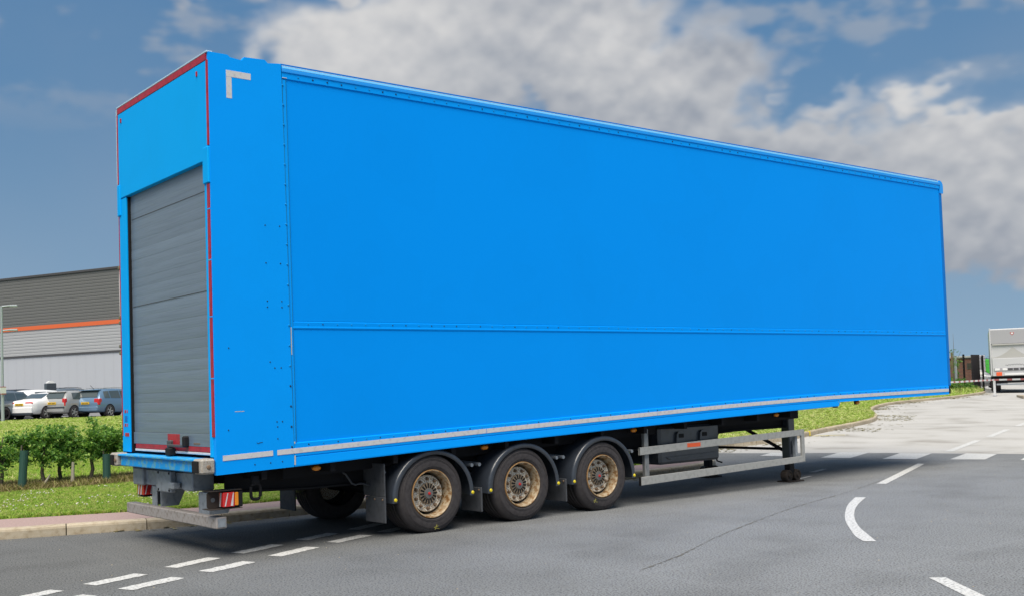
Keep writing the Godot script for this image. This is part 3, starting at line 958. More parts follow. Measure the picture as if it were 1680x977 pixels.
	for p in [[0.57, 3.28], [0.73, 3.28], [0.57, 2.9], [0.73, 2.9], [0.575, 2.52], [0.735, 2.52], [0.575, 2.46], [0.735, 2.46], [0.59, 1.91], [0.64, 1.85], [0.71, 1.85], [0.13, 1.25], [0.65, 1.31], [0.71, 1.31], [0.655, 1.26], [0.655, 1.14], [0.40, 0.90], [0.57, 0.905], [0.70, 0.91], [0.15, 2.05]]:
		button(rdk, Vector3(p[0], p[1], 0.002), 0.008, 0.005, z1)
	for o in [part("rivets", riv, mats.rivet_blue, t), part("dark_rivets", rdk, mats.rivet_dark, t)]:
		o.set_meta("kind", "stuff")
	# small scuffs on the column: a dark squiggle and a scratch
	st = new_st()
	tube(st, [Vector3(0.425, 1.115, 0.0025), Vector3(0.437, 1.103, 0.0025), Vector3(0.452, 1.110, 0.0025), Vector3(0.47, 1.113, 0.0025), Vector3(0.488, 1.115, 0.0025)], 0.0032, 5)
	part("scuff", st, mats.rivet_dark, t)
	box("scuff", Vector3(0.20, 1.425, 0.0015), Vector3(0.30, 1.431, 0.0035), mats.sealant, t, 0.001)
	# ----- the other walls, roof and floor
	st = new_st()
	run_x(st, xs_between(0.0, 13.55, 12), func(xx): return [Vector2(4.93, -WIDE), Vector2(lerp_table(B_TAB, xx) if xx < 10.2 else lerp_table(F_TAB, xx), -WIDE)])
	part("left_side", st, mats.blue_panel, t)
	box("front_wall", Vector3(13.51, 1.24, -WIDE + 0.01), Vector3(13.59, 4.93, -0.092), mats.blue_panel, t, 0.03)
	box("roof", Vector3(0.01, 4.90, -WIDE + 0.01), Vector3(13.56, 4.938, -0.062), mats.truck_white, t, 0.01)
	st = new_st()
	run_x(st, xs_between(0.02, 10.2, 6), func(xx): return [Vector2(lerp_table(B_TAB, xx) + 0.012, -WIDE + 0.02), Vector2(lerp_table(B_TAB, xx) + 0.012, -0.021)])
	run_x(st, [10.2, 13.55], func(xx): return [Vector2(lerp_table(F_TAB, xx) + 0.012, -WIDE + 0.02), Vector2(lerp_table(F_TAB, xx) + 0.012, -0.021)])
	part("floor", st, mats.black_frame, t)
	make_trailer_rear(t)
	make_running_gear(t)

func make_trailer_rear(t: Node3D) -> void:
	var st: SurfaceTool
	# header over the door, with its lower lip
	box("header_panel", Vector3(-0.012, 3.89, -2.512), Vector3(0.05, 4.874, -0.034), mats.blue_rear, t, 0.006)
	box("header_soffit", Vector3(0.052, 3.885, -2.46), Vector3(0.20, 3.95, -0.135), mats.blue_trim, t, 0.006)
	box("header_top", Vector3(-0.016, 4.947, -2.55), Vector3(0.05, 4.966, -0.002), mats.pale_blue, t, 0.004)
	box("red_tape", Vector3(-0.014, 4.876, -2.525), Vector3(0.04, 4.945, -0.03), mats.red_tape, t, 0.002)
	box("red_tape", Vector3(-0.014, 4.03, -0.032), Vector3(0.04, 4.874, -0.004), mats.red_tape, t, 0.002)
	box("red_tape", Vector3(-0.014, 4.06, -2.546), Vector3(0.04, 4.874, -2.514), mats.red_tape, t, 0.002)
	box("corner_edge", Vector3(-0.018, 4.06, -2.556), Vector3(0.06, 4.934, -2.547), mats.pale_blue, t, 0.002)
	# posts beside the door
	box("door_post", Vector3(-0.006, 0.99, -0.132), Vector3(0.20, 3.883, -0.062), mats.blue_rear, t, 0.006)
	box("door_post", Vector3(-0.006, 0.99, -2.546), Vector3(0.015, 3.883, -2.312), mats.blue_rear, t, 0.006)
	box("hinge_cover", Vector3(-0.022, 3.66, -0.135), Vector3(0.04, 4.02, -0.003), mats.blue_rear, t, 0.008)
	box("hinge_cover", Vector3(-0.022, 3.69, -2.552), Vector3(0.04, 4.05, -2.462), mats.blue_rear, t, 0.008)
	box("red_tape", Vector3(-0.010, 1.19, -0.070), Vector3(0.03, 3.655, -0.016), mats.red_tape, t, 0.002)
	box("red_tape", Vector3(-0.010, 1.17, -2.545), Vector3(0.03, 3.685, -2.522), mats.red_tape, t, 0.002)
	for y in [3.40, 2.90, 2.35, 1.75]:
		box("tape_joint", Vector3(-0.012, y, -0.071), Vector3(0.0, y + 0.012, -0.015), mats.blue_worn, t, 0.001)
	box("red_tape", Vector3(-0.010, 1.165, -2.46), Vector3(0.0, 1.205, -2.335), mats.red_tape, t, 0.002)
	for y in [1.275, 1.43]:
		box("warning_sticker", Vector3(-0.009, y, -2.47), Vector3(0.0, y + 0.035, -2.42), mats.red_tape, t, 0.002)
		box("warning_sticker", Vector3(-0.009, y, -2.395), Vector3(0.0, y + 0.035, -2.37), mats.red_tape, t, 0.002)
	box("warning_sticker", Vector3(-0.009, 1.33, -2.46), Vector3(0.0, 1.40, -2.38), mats.blue_trim, t, 0.002)
	for p in [[4.76, -0.24], [4.755, -2.40]]:
		box("rear_light", Vector3(-0.024, p[0], p[1] - 0.012), Vector3(-0.01, p[0] + 0.05, p[1] + 0.012), mats.red_tape, t, 0.008)
	st = new_st()
	tube(st, [Vector3(0.02, 2.10, -2.565), Vector3(0.02, 2.45, -2.575), Vector3(0.02, 2.62, -2.59), Vector3(0.02, 2.95, -2.60), Vector3(0.02, 3.14, -2.57)], 0.020, 8)
	var gear := part("locking_rod", st, mats.white_tape, t)
	for y in [2.12, 2.20, 2.47, 2.53, 3.10]:
		box("rod_collar", Vector3(-0.012, y - 0.02, -2.605), Vector3(0.05, y + 0.02, -2.552), mats.rod_collar, gear, 0.008)
	# door guides and dark gap
	box("door_guide", Vector3(0.016, 0.99, -2.40), Vector3(0.20, 3.884, -2.309), mats.rubber, t, 0.004)
	box("door_guide", Vector3(0.06, 0.99, -0.15), Vector3(0.20, 3.884, -0.133), mats.trim_dark, t, 0.004)
	# roller shutter: interlocking slats
	var door := node("roller_door", t, Vector3(0.048, 0, 0))
	var slat := new_st()
	slat.set_smooth_group(1)
	var sp := []
	for k in 9:
		var a := k / 8.0
		sp.append(Vector2(0.003 + 0.100 * a, -0.0013 * sin(PI * a)))
	for k in 8:
		quad(slat, Vector3(sp[k].y, sp[k].x, -2.306), Vector3(sp[k].y, sp[k].x, -0.15), Vector3(sp[k + 1].y, sp[k + 1].x, -0.15), Vector3(sp[k + 1].y, sp[k + 1].x, -2.306))
	slat.set_smooth_group(-1)
	quad(slat, Vector3(0.0006, -0.001, -2.306), Vector3(0.0006, -0.001, -0.15), Vector3(0, 0.003, -0.15), Vector3(0, 0.003, -2.306))
	quad(slat, Vector3(0, 0.103, -2.306), Vector3(0, 0.103, -0.15), Vector3(0.0006, 0.106, -0.15), Vector3(0.0006, 0.106, -2.306))
	var sm := mesh_of(slat)
	var wear := [3, 2, 1, 0, 1, 2, 2, 1, 0, 0, 1, 3, 2, 3, 1, 0, 1, 1, 2, 0, 3, 1, 0, 2, 2]
	for k in 25:
		var yy := 1.215 + 0.1076 * k
		inst("slat", sm, mats["door_grey_%d" % wear[k]], door, Transform3D(Basis().scaled(Vector3(1, 1.015, 1)), Vector3(0.0006 * sin(k * 2.7), yy, 0)))
	box("door_backing", Vector3(0.012, 1.0, -2.27), Vector3(0.03, 3.91, -0.14), mats.trim_dark, door, 0.002)
	for y in [2.625, 3.615]:
		box("panel_joint", Vector3(-0.004, y, -2.28), Vector3(0.004, y + 0.006, -0.155), mats.trim_dark, door, 0.002)
	box("kick_plate", Vector3(-0.012, 1.085, -2.306), Vector3(0.01, 1.212, -0.15), mats.door_grey_3, door, 0.003)
	box("red_strip", Vector3(-0.015, 1.035, -2.24), Vector3(0.0, 1.083, -0.152), mats.red_tape, door, 0.002)
	box("bottom_seal", Vector3(-0.02, 1.006, -2.25), Vector3(0.01, 1.030, -0.152), mats.white_tape, door, 0.004)
	box("red_square", Vector3(-0.0155, 1.086, -1.30), Vector3(-0.011, 1.205, -0.98), mats.red_tape, door, 0.001)
	# latch of the shutter
	var latch := box("door_latch", Vector3(-0.045, 0.98, -1.19), Vector3(0.04, 1.065, -1.08), mats.rubber, t, 0.012)
	box("handle_bar", Vector3(-0.012, 1.072, -1.22), Vector3(0.014, 1.100, -0.78), mats.trim_dark, latch, 0.01)
	box("latch_hook", Vector3(-0.02, 1.075, -0.80), Vector3(0.042, 1.19, -0.735), mats.rubber, latch, 0.015)
	box("latch_plate", Vector3(0.0, 1.03, -1.25), Vector3(0.042, 1.14, -1.15), mats.trim_dark, latch, 0.01)
	box("rub_mark", Vector3(0.0325, 1.105, -0.62), Vector3(0.037, 1.122, -0.46), mats.rust, latch, 0.001)
	box("sill", Vector3(-0.13, 0.955, -2.45), Vector3(0.20, 0.974, -0.15), mats.blue_worn, t, 0.003)
	# bumper beam with buffers
	box("bumper_beam", Vector3(-0.10, 0.842, -2.36), Vector3(-0.01, 0.968, -0.22), mats.blue_worn, t, 0.01)
	for s in [-2.52, -0.215]:
		var zz: float = s
		var bf := box("buffer", Vector3(-0.15, 0.838, zz if zz > -1 else zz - 0.05), Vector3(-0.005, 0.985, zz + (0.208 if zz > -1 else 0.155)), mats.buffer_grey, t, 0.018)
		box("buffer_pad", Vector3(-0.168, 0.85, zz + 0.015), Vector3(-0.151, 0.965, zz + (0.15 if zz > -1 else 0.10)), mats.rubber, bf, 0.015)
		var bo := new_st()
		button(bo, Vector3(-0.075, 0.905, zz + 0.208) if zz > -1 else Vector3(-0.15, 0.905, zz + 0.13), 0.024, 0.012, Vector3(0, 0, 1) if zz > -1 else Vector3(-1, 0, 0), 8)
		part("buffer_bolt", bo, mats.rust, bf)
	# grey cross member and coupling box under the floor
	box("cross_member", Vector3(0.09, 0.628, -2.36), Vector3(0.25, 0.80, -0.84), mats.grey_steel, t, 0.008)
	box("side_box", Vector3(0.05, 0.622, -2.40), Vector3(0.30, 0.815, -2.10), mats.grey_steel, t, 0.012)
	box("side_box", Vector3(0.06, 0.622, -1.00), Vector3(0.30, 0.815, -0.74), mats.grey_steel, t, 0.012)
	var lb := box("lock_box", Vector3(0.02, 0.585, -1.62), Vector3(0.088, 0.815, -1.22), mats.grey_steel, t, 0.012)
	box("lock_tongue", Vector3(-0.01, 0.63, -1.22), Vector3(0.08, 0.70, -1.08), mats.grey_steel, lb, 0.012)
	st = new_st()
	for p in [[0.61, -1.55], [0.61, -1.25], [0.79, -1.55], [0.79, -1.25]]:
		button(st, Vector3(0.02, p[0], p[1]), 0.016, 0.01, Vector3(-1, 0, 0))
	part("bolts", st, mats.black_frame, lb).set_meta("kind", "stuff")
	# underrun bar on two hangers
	var ub := box("underrun_bar", Vector3(0.03, 0.295, -2.56), Vector3(0.14, 0.408, -0.10), mats.bumper_grey, t, 0.008)
	box("end_plate", Vector3(0.045, 0.31, -0.10), Vector3(0.125, 0.393, -0.094), mats.grey_steel, ub, 0.002)
	for z in [-1.82, -0.55]:
		st = new_st()
		prism(st, V([0.0, 0.406, 0.20, 0.406, 0.30, 0.62, 0.0, 0.62]), Vector3(0.10, 0, z - 0.13), Vector3(1, 0, 0), Vector3.UP, Vector3(0, 0, 0.016))
		prism(st, V([0.0, 0.406, 0.20, 0.406, 0.30, 0.62, 0.0, 0.62]), Vector3(0.10, 0, z + 0.114), Vector3(1, 0, 0), Vector3.UP, Vector3(0, 0, 0.016))
		bx(st, Vector3(0.10, 0.406, z - 0.113), Vector3(0.116, 0.62, z + 0.113 if z > -1 else z + 0.0), 0.003)
		part("bar_hanger", st, mats.grey_steel, t)
	# lamp clusters
	for side in [0, 1]:
		var z0: float = -0.16 if side == 0 else -2.28
		var lm := node("tail_light", t, Vector3(0, 0, z0))
		st = new_st()
		# bracket plate with a round hole, built from a ring and four corners
		var hx := 0.012
		var ring := []
		for k in 16:
			ring.append(Vector2(0.02 + 0.022 * cos(TAU * k / 16.0), 0.575 + 0.022 * sin(TAU * k / 16.0)))
		var outer := V([-0.045, 0.49, 0.085, 0.49, 0.085, 0.66, -0.045, 0.66])
		for k in (16 if side == 0 else 0):
			var k2 := (k + 1) % 16
			var pa := _to_rect(ring[k], Vector2(0.02, 0.575), outer)
			var pb := _to_rect(ring[k2], Vector2(0.02, 0.575), outer)
			quad(st, Vector3(ring[k].x, ring[k].y, hx), Vector3(pa.x, pa.y, hx), Vector3(pb.x, pb.y, hx), Vector3(ring[k2].x, ring[k2].y, hx))
		bx(st, Vector3(-0.045 if side == 0 else 0.09, 0.483, -0.10), Vector3(0.29, 0.489, 0.10), 0.002)
		if side == 0: bx(st, Vector3(-0.045, 0.661, -0.10), Vector3(0.29, 0.667, 0.10), 0.002)
		part("lamp_bracket", st, mats.foot_rust, lm)
		box("lamp_housing", Vector3(0.092, 0.495, -0.10), Vector3(0.30, 0.655, 0.088), mats.rubber, lm, 0.008)
		box("red_lens", Vector3(0.088, 0.502, -0.095), Vector3(0.212, 0.645, 0.096), mats.lens_red, lm, 0.006)
		box("orange_lens", Vector3(0.214, 0.510, -0.04), Vector3(0.252, 0.640, 0.096), mats.lens_orange, lm, 0.006)
		for k in 2:
			st = new_st()
			prism(st, V([0.0, 0.512, 0.012, 0.512, 0.040, 0.638, 0.030, 0.638] if k == 0 else [0.0, 0.512, 0.026, 0.512, 0.034, 0.638, 0.026, 0.638]), Vector3(0.104 + k * 0.062, 0, 0.0955), Vector3.RIGHT, Vector3.UP, Vector3(0, 0, 0.002))
			part("white_stripe", st, mats.white_tape, lm)
			st = new_st()
			prism(st, V([0.0, 0.505, 0.03, 0.505, 0.06, 0.642, 0.03, 0.642]), Vector3(0.0862, 0, -0.07 + k * 0.075), Vector3(0, 0, 1), Vector3.UP, Vector3(0.002, 0, 0))
			part("white_stripe", st, mats.white_tape, lm)
	# lashing ring
	st = new_st()
	var lp := []
	for k in 25:
		var a := TAU * k / 24.0
		var p := Vector2(0.052 * signf(cos(a)) * pow(absf(cos(a)), 0.6), 0.075 * signf(sin(a)) * pow(absf(sin(a)), 0.6))
		lp.append(Vector3(0.45 + p.x, 0.625 + p.y, -0.10))
	tube(st, lp, 0.0165, 8, false)
	bx(st, Vector3(0.41, 0.70, -0.13), Vector3(0.49, 0.79, -0.08), 0.01)
	part("lashing_ring", st, mats.black_frame, t)

func _to_rect(p: Vector2, c: Vector2, r: Array) -> Vector2:
	var d := p - c
	var k := 1e9
	if absf(d.x) > 1e-6: k = minf(k, ((r[1].x - c.x) if d.x > 0 else (r[0].x - c.x)) / d.x)
	if absf(d.y) > 1e-6: k = minf(k, ((r[2].y - c.y) if d.y > 0 else (r[0].y - c.y)) / d.y)
	return c + d * k

const AXLES := [2.55, 3.86, 5.17]
const WR := 0.44

func make_wheel(parent: Node) -> Node3D:                      # axis along z, outer side at z = 0
	var w := node("wheel", parent)
	var st := new_st()
	st.set_smooth_group(1)
	lathe(st, [Vector2(0.266, -0.012), Vector2(0.285, 0.002), Vector2(0.32, 0.008), Vector2(0.36, 0.006), Vector2(0.395, -0.004), Vector2(0.418, -0.02)], 56)
	lathe(st, [Vector2(0.418, -0.02), Vector2(0.434, -0.04), Vector2(WR, -0.075)], 56)
	for g in 5:                                               # tread ribs between grooves
		var z := -0.075 - g * 0.056
		lathe(st, [Vector2(WR, z), Vector2(WR, z - 0.046)], 56)
		if g < 4:
			lathe(st, [Vector2(WR, z - 0.046), Vector2(WR - 0.012, z - 0.048), Vector2(WR - 0.012, z - 0.054), Vector2(WR, z - 0.056)], 56)
	lathe(st, [Vector2(WR, -0.345), Vector2(0.425, -0.39), Vector2(0.36, -0.41), Vector2(0.266, -0.39)], 56)
	# moulded rings on the sidewall
	for r in [[0.292, 0.004], [0.305, 0.007], [0.372, 0.004], [0.384, 0.001], [0.400, -0.006]]:
		lathe(st, [Vector2(r[0] - 0.004, r[1] - 0.003), Vector2(r[0], r[1] + 0.005), Vector2(r[0] + 0.004, r[1] - 0.003)], 56)
	part("tyre", st, mats.tyre, w)
	st = new_st()
	st.set_smooth_group(1)
	lathe(st, [Vector2(0.270, -0.020), Vector2(0.268, 0.004), Vector2(0.262, 0.005)], 56)
	part("rim_edge", st, mats.rust_edge, w)
	st = new_st()
	st.set_smooth_group(1)
	lathe(st, [Vector2(0.262, 0.005), Vector2(0.256, 0.005), Vector2(0.250, -0.006), Vector2(0.246, -0.03)], 56)
	lathe(st, [Vector2(0.246, -0.03), Vector2(0.238, -0.055), Vector2(0.236, -0.12), Vector2(0.234, -0.20)], 56)
	part("rim", st, mats.rim, w)
	st = new_st()
	lathe(st, [Vector2(0.0, -0.115), Vector2(0.0, -0.115), Vector2(0.205, -0.115)].slice(1), 40)
	lathe(st, [Vector2(0.205, -0.115), Vector2(0.205, -0.105), Vector2(0.198, -0.100), Vector2(0.11, -0.100)], 40)
	part("hub_plate", st, mats.hub_plate, w)
	st = new_st()
	lathe(st, [Vector2(0.236, -0.195), Vector2(0.204, -0.19), Vector2(0.204, -0.116)], 40)
	part("dark_gap", st, mats.slot_dark, w)  # shade of the gap round the hub, put into a near-black ring
	st = new_st()
	lathe(st, [Vector2(0.118, -0.100), Vector2(0.116, -0.080), Vector2(0.108, -0.074), Vector2(0.055, -0.070), Vector2(0.0, -0.066)], 32)
	part("hub", st, mats.hub_ring, w)
	st = new_st()
	for k in 16:
		var a := TAU * k / 16.0
		T = Transform3D(Basis(Vector3.BACK, a), Vector3(0, 0, 0))
		bx(st, Vector3(0.062, -0.0095, -0.080), Vector3(0.112, 0.0095, -0.0675), 0.001)
	T = Transform3D.IDENTITY
	part("hub_slots", st, mats.slot_dark, w).set_meta("kind", "stuff")
	st = new_st()
	lathe(st, [Vector2(0.058, -0.072), Vector2(0.054, -0.060), Vector2(0.0, -0.056)], 24)
	part("hub_cap", st, mats.hub_grey, w)
	st = new_st()
	lathe(st, [Vector2(0.018, -0.057), Vector2(0.014, -0.044), Vector2(0.0, -0.042)], 10)
	part("hub_centre", st, mats.red_dot, w)
	var nut := new_st()
	lathe(nut, [Vector2(0.022, 0), Vector2(0.022, 0.006), Vector2(0.016, 0.008), Vector2(0.016, 0.028), Vector2(0.010, 0.034), Vector2(0.0, 0.035)], 6)
	var nm := mesh_of(nut)
	for k in 10:
		var a := TAU * (k + 0.5) / 10.0
		inst("wheel_nut", nm, mats.rust, w, Transform3D(Basis(Vector3.BACK, a), Vector3(cos(a) * 0.163, sin(a) * 0.163, -0.100)))
	return w

func make_running_gear(t: Node3D) -> void:
	var st: SurfaceTool
	# chassis: two deep rails, outriggers, cross members
	for z in [-0.50, -2.05]:
		st = new_st()
		var bot := [Vector2(0.30, 0.60), Vector2(1.4, 0.56), Vector2(6.0, 0.66), Vector2(8.0, 0.83), Vector2(9.62, 0.83)]
		var zz: float = z
		run_x(st, xs_between(0.30, 9.62, 20), func(x): return [Vector2(lerp_table(bot, x), zz - 0.06), Vector2(lerp_table(bot, x), zz + 0.06), Vector2(lerp_table(bot, x) + 0.02, zz + 0.06), Vector2(lerp_table(bot, x) + 0.02, zz + 0.008), Vector2(lerp_table(B_TAB, x) + 0.01, zz + 0.008)])
		run_x(st, xs_between(0.30, 9.62, 20), func(x): return [Vector2(lerp_table(B_TAB, x) + 0.01, zz - 0.008), Vector2(lerp_table(bot, x), zz - 0.008)])
		part("chassis_rail", st, mats.black_frame, t)
	st = new_st()
	for k in 12:
		var x := 0.5 + k * 0.78
		bx(st, Vector3(x, lerp_table(B_TAB, x) - 0.10, -2.5), Vector3(x + 0.06, lerp_table(B_TAB, x) + 0.008, -0.06), 0.004)
	part("cross_bearers", st, mats.black_frame, t).set_meta("kind", "stuff")
	st = new_st()
	run_x(st, xs_between(0.86, 9.60, 10), func(x): return [Vector2(lerp_table(B_TAB, x) - 0.145, -0.34), Vector2(lerp_table(B_TAB, x) - 0.145, -0.30), Vector2(lerp_table(B_TAB, x) + 0.008, -0.30)])
	part("side_valance", st, mats.black_frame, t)
	st = new_st()
	prism(st, V([9.60, 1.10, 9.76, 1.115, 9.70, 1.02, 9.64, 0.94, 9.62, 0.82, 9.54, 0.82]), Vector3(0, 0, -0.56), Vector3.RIGHT, Vector3.UP, Vector3(0, 0, 0.12))
	part("leg_gusset", st, mats.black_frame, t)
	box("neck_plate", Vector3(9.70, 1.205, -2.2), Vector3(13.4, 1.24, -0.36), mats.black_frame, t, 0.01)
	st = new_st()
	tube(st, [Vector3(12.0, 1.19, -1.275), Vector3(12.0, 1.05, -1.275)], 0.045, 12)
	part("king_pin", st, mats.grey_steel, t)
	# axles, air springs, brake pots
	for a in AXLES:
		st = new_st()
		tube(st, [Vector3(a, WR - 0.012, -2.3), Vector3(a, WR - 0.012, -0.25)], 0.07, 14)
		part("axle", st, mats.black_frame, t)
		for z in [-0.52, -2.03]:
			st = new_st()
			bx(st, Vector3(a - 0.45, 0.44, z - 0.05), Vector3(a + 0.35, 0.55, z + 0.05), 0.02)
			part("trailing_arm", st, mats.black_frame, t)
			st = new_st()
			T = Transform3D(Basis(Vector3.RIGHT, -PI / 2), Vector3(a + 0.32, 0.5, z))
			lathe(st, [Vector2(0.10, 0.0), Vector2(0.14, 0.04), Vector2(0.13, 0.10), Vector2(0.15, 0.16), Vector2(0.13, 0.22), Vector2(0.14, 0.30)], 20)
			T = Transform3D.IDENTITY
			part("air_spring", st, mats.rubber, t)
	# wheels
	var w := make_wheel(t)
	w.position = Vector3(AXLES[0], WR - 0.012, -0.048)
	for k in 6:
		var q := w if k == 0 else w.duplicate() as Node3D
		if k > 0:
			q.name = numbered("wheel", t)
			t.add_child(q, true)
		var left := k >= 3
		q.transform = Transform3D((Basis(Vector3.UP, PI) if left else Basis()) * Basis(Vector3.BACK, [0.0, 0.21, -0.17, 0.3, 0.9, 0.5][k]), Vector3(AXLES[k % 3], WR - 0.012, -WIDE + 0.05 if left else -0.048))
	for p in [[2.585, 0.055, 0], [5.02, 0.13, 2]]:
		st = new_st()
		for l in [[-0.03, 0.0, 0.03, 0.012], [-0.015, -0.022, 0.012, 0.03], [0.0, -0.01, 0.04, -0.02]]:
			tube(st, [Vector3(p[0] + l[0], p[1] + l[1], -0.0405), Vector3(p[0] + l[2], p[1] + l[3], -0.0405)], 0.0025, 5)
		part("chalk_mark", st, mats.chalk, t)
	# mudguards: arched shells with a rolled lip, marker studs at both ends
	for side in 2:
		for a in AXLES:
			var c := Vector3(a + 0.03, 0.40, 0)
			var zo: float = -0.035 if side == 0 else -WIDE + 0.035
			var zi: float = -0.50 if side == 0 else -WIDE + 0.50
			var arc := []
			for k in 29:
				var an := lerpf(deg_to_rad(184), deg_to_rad(-4), k / 28.0)
				arc.append(Vector2(cos(an), sin(an)))
			st = new_st()
			st.set_smooth_group(1)
			var rx := 0.555
			var ry := 0.520
			if a > 5.0: ry = 0.535
			var zd := 1.0 if side == 0 else -1.0
			for k in 28:
				var p: Vector2 = arc[k]
				var q2: Vector2 = arc[k + 1]
				var prof := [[1.0, zi], [1.0, zo - 0.035 * zd], [0.985, zo - 0.008 * zd], [0.955, zo], [0.895, zo + 0.001 * zd], [0.885, zo - 0.008 * zd]]
				for j in prof.size() - 1:
					var f0: float = prof[j][0]
					var f1: float = prof[j + 1][0]
					quad(st, c + Vector3(p.x * rx * f0, p.y * ry * f0, prof[j][1]), c + Vector3(p.x * rx * f1, p.y * ry * f1, prof[j + 1][1]), c + Vector3(q2.x * rx * f1, q2.y * ry * f1, prof[j + 1][1]), c + Vector3(q2.x * rx * f0, q2.y * ry * f0, prof[j][1]))
			var mg := part("mudguard", st, mats.black_plastic, t)
			for e in [0, 28]:
				st = new_st()
				button(st, c + Vector3(arc[e].x * rx * 0.945, arc[e].y * ry + 0.035, zo + 0.002 * zd), 0.021, 0.012, Vector3(0, 0, zd), 10)
				part("yellow_stud", st, mats.yellow, mg)
			# stays to the chassis, with a capped end
			for s in [-1, 1]:
				st = new_st()
				var e2 := c + Vector3(s * 0.60, 0.30, zo - 0.10 * zd)
				tube(st, [e2, Vector3(e2.x, e2.y + 0.02, zo - 0.55 * zd)], 0.022, 8)
				part("guard_stay", st, mats.grey_steel, t)
			# mud flap behind the wheel
			st = new_st()
			bx(st, Vector3(a - 0.62, 0.16, min(zo - 0.02 * zd, zi + 0.05 * zd)), Vector3(a - 0.60, 0.44, max(zo - 0.02 * zd, zi + 0.05 * zd)), 0.006)
			if a < 3.0: bx(st, Vector3(a - 0.612, 0.442, min(zo - 0.03 * zd, zi)), Vector3(a - 0.596, 0.80, max(zo - 0.03 * zd, zi)), 0.006)
			var fl := part("mud_flap", st, mats.flap, t)
			st = new_st()
			for bz in [0.06, 0.22, 0.38]:
				button(st, Vector3(a - 0.62, 0.41, zo - bz * zd), 0.014, 0.01, Vector3(-1, 0, 0))
			part("flap_bolts", st, mats.rust, fl).set_meta("kind", "stuff")
	# orange side markers
	for p in [[1.17, 0.805], [3.39, 0.89], [5.87, 0.97], [8.88, 1.05], [10.98, 1.165]]:
		st = new_st()
		T = Transform3D(Basis(), Vector3(p[0], p[1], -0.165))
		lathe(st, [Vector2(0.045, 0.0), Vector2(0.042, 0.018), Vector2(0.025, 0.03), Vector2(0.0, 0.034)], 16, Vector2(1.15, 0.62))
		T = Transform3D.IDENTITY
		var ml := part("side_marker", st, mats.lens_orange, t)
		box("marker_base", Vector3(p[0] - 0.062, p[1] - 0.032, -0.19), Vector3(p[0] + 0.045, p[1] + 0.06, -0.166), mats.rubber, ml, 0.008)
	# side guard: two rails, a closed front end, posts
	for r in [[0.64, 0.74, 0.722, 0.812], [0.245, 0.352, 0.322, 0.412]]:
		st = new_st()
		var g := func(x: float, k: int) -> float: return lerpf(r[k], r[k + 2], (x - 5.91) / 3.54)
		for seg in [[5.91, 8.32], [8.325, 9.45]]:
			run_x(st, seg, func(x): return [Vector2(g.call(x, 0), -0.13), Vector2(g.call(x, 0), -0.102), Vector2(g.call(x, 0) + 0.004, -0.10), Vector2(g.call(x, 1) - 0.004, -0.10), Vector2(g.call(x, 1), -0.102), Vector2(g.call(x, 1), -0.13), Vector2(g.call(x, 0), -0.13)])
		bx(st, Vector3(8.30, g.call(8.3, 0), -0.104), Vector3(8.345, g.call(8.3, 1), -0.0985), 0.001)
		part("guard_rail", st, mats.alu, t)
	box("rail_end_cap", Vector3(5.903, 0.242, -0.135), Vector3(5.914, 0.355, -0.097), mats.rubber, t, 0.002)
	box("guard_end", Vector3(9.385, 0.325, -0.134), Vector3(9.455, 0.81, -0.096), mats.alu, t, 0.004)
	box("orange_label", Vector3(6.83, 0.690, -0.0998), Vector3(7.10, 0.745, -0.098), mats.label_orange, t, 0.0008)
	st = new_st()
	bx(st, Vector3(6.04, 0.33, -0.20), Vector3(6.12, 0.98, -0.136), 0.01)
	part("guard_post", st, mats.galvanised, t)
	box("guard_post", Vector3(9.29, 0.345, -0.20), Vector3(9.34, 0.80, -0.14), mats.grey_steel, t, 0.008)
	# moulded tool box with two latch recesses
	var tb := box("tool_box", Vector3(6.44, 0.47, -0.85), Vector3(7.68, 0.985, -0.245), mats.black_plastic, t, 0.035)
	for x in [6.84, 7.32]:
		st = new_st()
		prism(st, V([-0.10, 0.0, 0.10, 0.0, 0.085, 0.12, 0.05, 0.155, -0.05, 0.155, -0.085, 0.12]), Vector3(x, 0.75, -0.246), Vector3.RIGHT, Vector3.UP, Vector3(0, 0, 0.035))
		var la := part("box_latch", st, mats.black_plastic, tb)
		box("latch_slot", Vector3(x - 0.05, 0.82, -0.212), Vector3(x + 0.05, 0.875, -0.206), mats.slot_dark, la, 0.003)
	st = new_st()
	prism(st, V([-0.50, 0.0, 0.52, 0.02, 0.40, -0.02, -0.42, -0.03]), Vector3(7.05, 0.565, -0.246), Vector3.RIGHT, Vector3.UP, Vector3(0, 0, 0.02))
	part("moulded_rib", st, mats.black_plastic, tb)
	# landing legs
	for z in [-0.46, -2.08]:
		var lg := node("landing_leg", t, Vector3(9.54, 0, z))
		box("outer_tube", Vector3(-0.075, 0.30, -0.075), Vector3(0.075, 1.10, 0.075), mats.black_plastic, lg, 0.012)
		box("inner_tube", Vector3(-0.055, 0.09, -0.055), Vector3(0.055, 0.31, 0.055), mats.rubber, lg, 0.008)
		box("gear_case", Vector3(-0.02, 0.42, 0.076), Vector3(0.07, 0.62, 0.10), mats.grey_steel, lg, 0.01)
		box("foot_plate", Vector3(-0.15, 0.0, -0.13), Vector3(0.19, 0.018, 0.13), mats.foot_rust, lg, 0.006)
		for x in [-0.105, 0.105]:
			st = new_st()
			T = Transform3D(Basis(Vector3.UP, 0.0), Vector3(x, 0.098, 0.02))
			lathe(st, [Vector2(0.0, 0.07), Vector2(0.025, 0.07), Vector2(0.028, 0.052), Vector2(0.055, 0.046), Vector2(0.062, 0.056), Vector2(0.080, 0.056), Vector2(0.088, 0.046), Vector2(0.088, -0.05), Vector2(0.0, -0.05)], 20)
			T = Transform3D.IDENTITY
			part("foot_wheel", st, mats.foot_rust, lg)
	st = new_st()
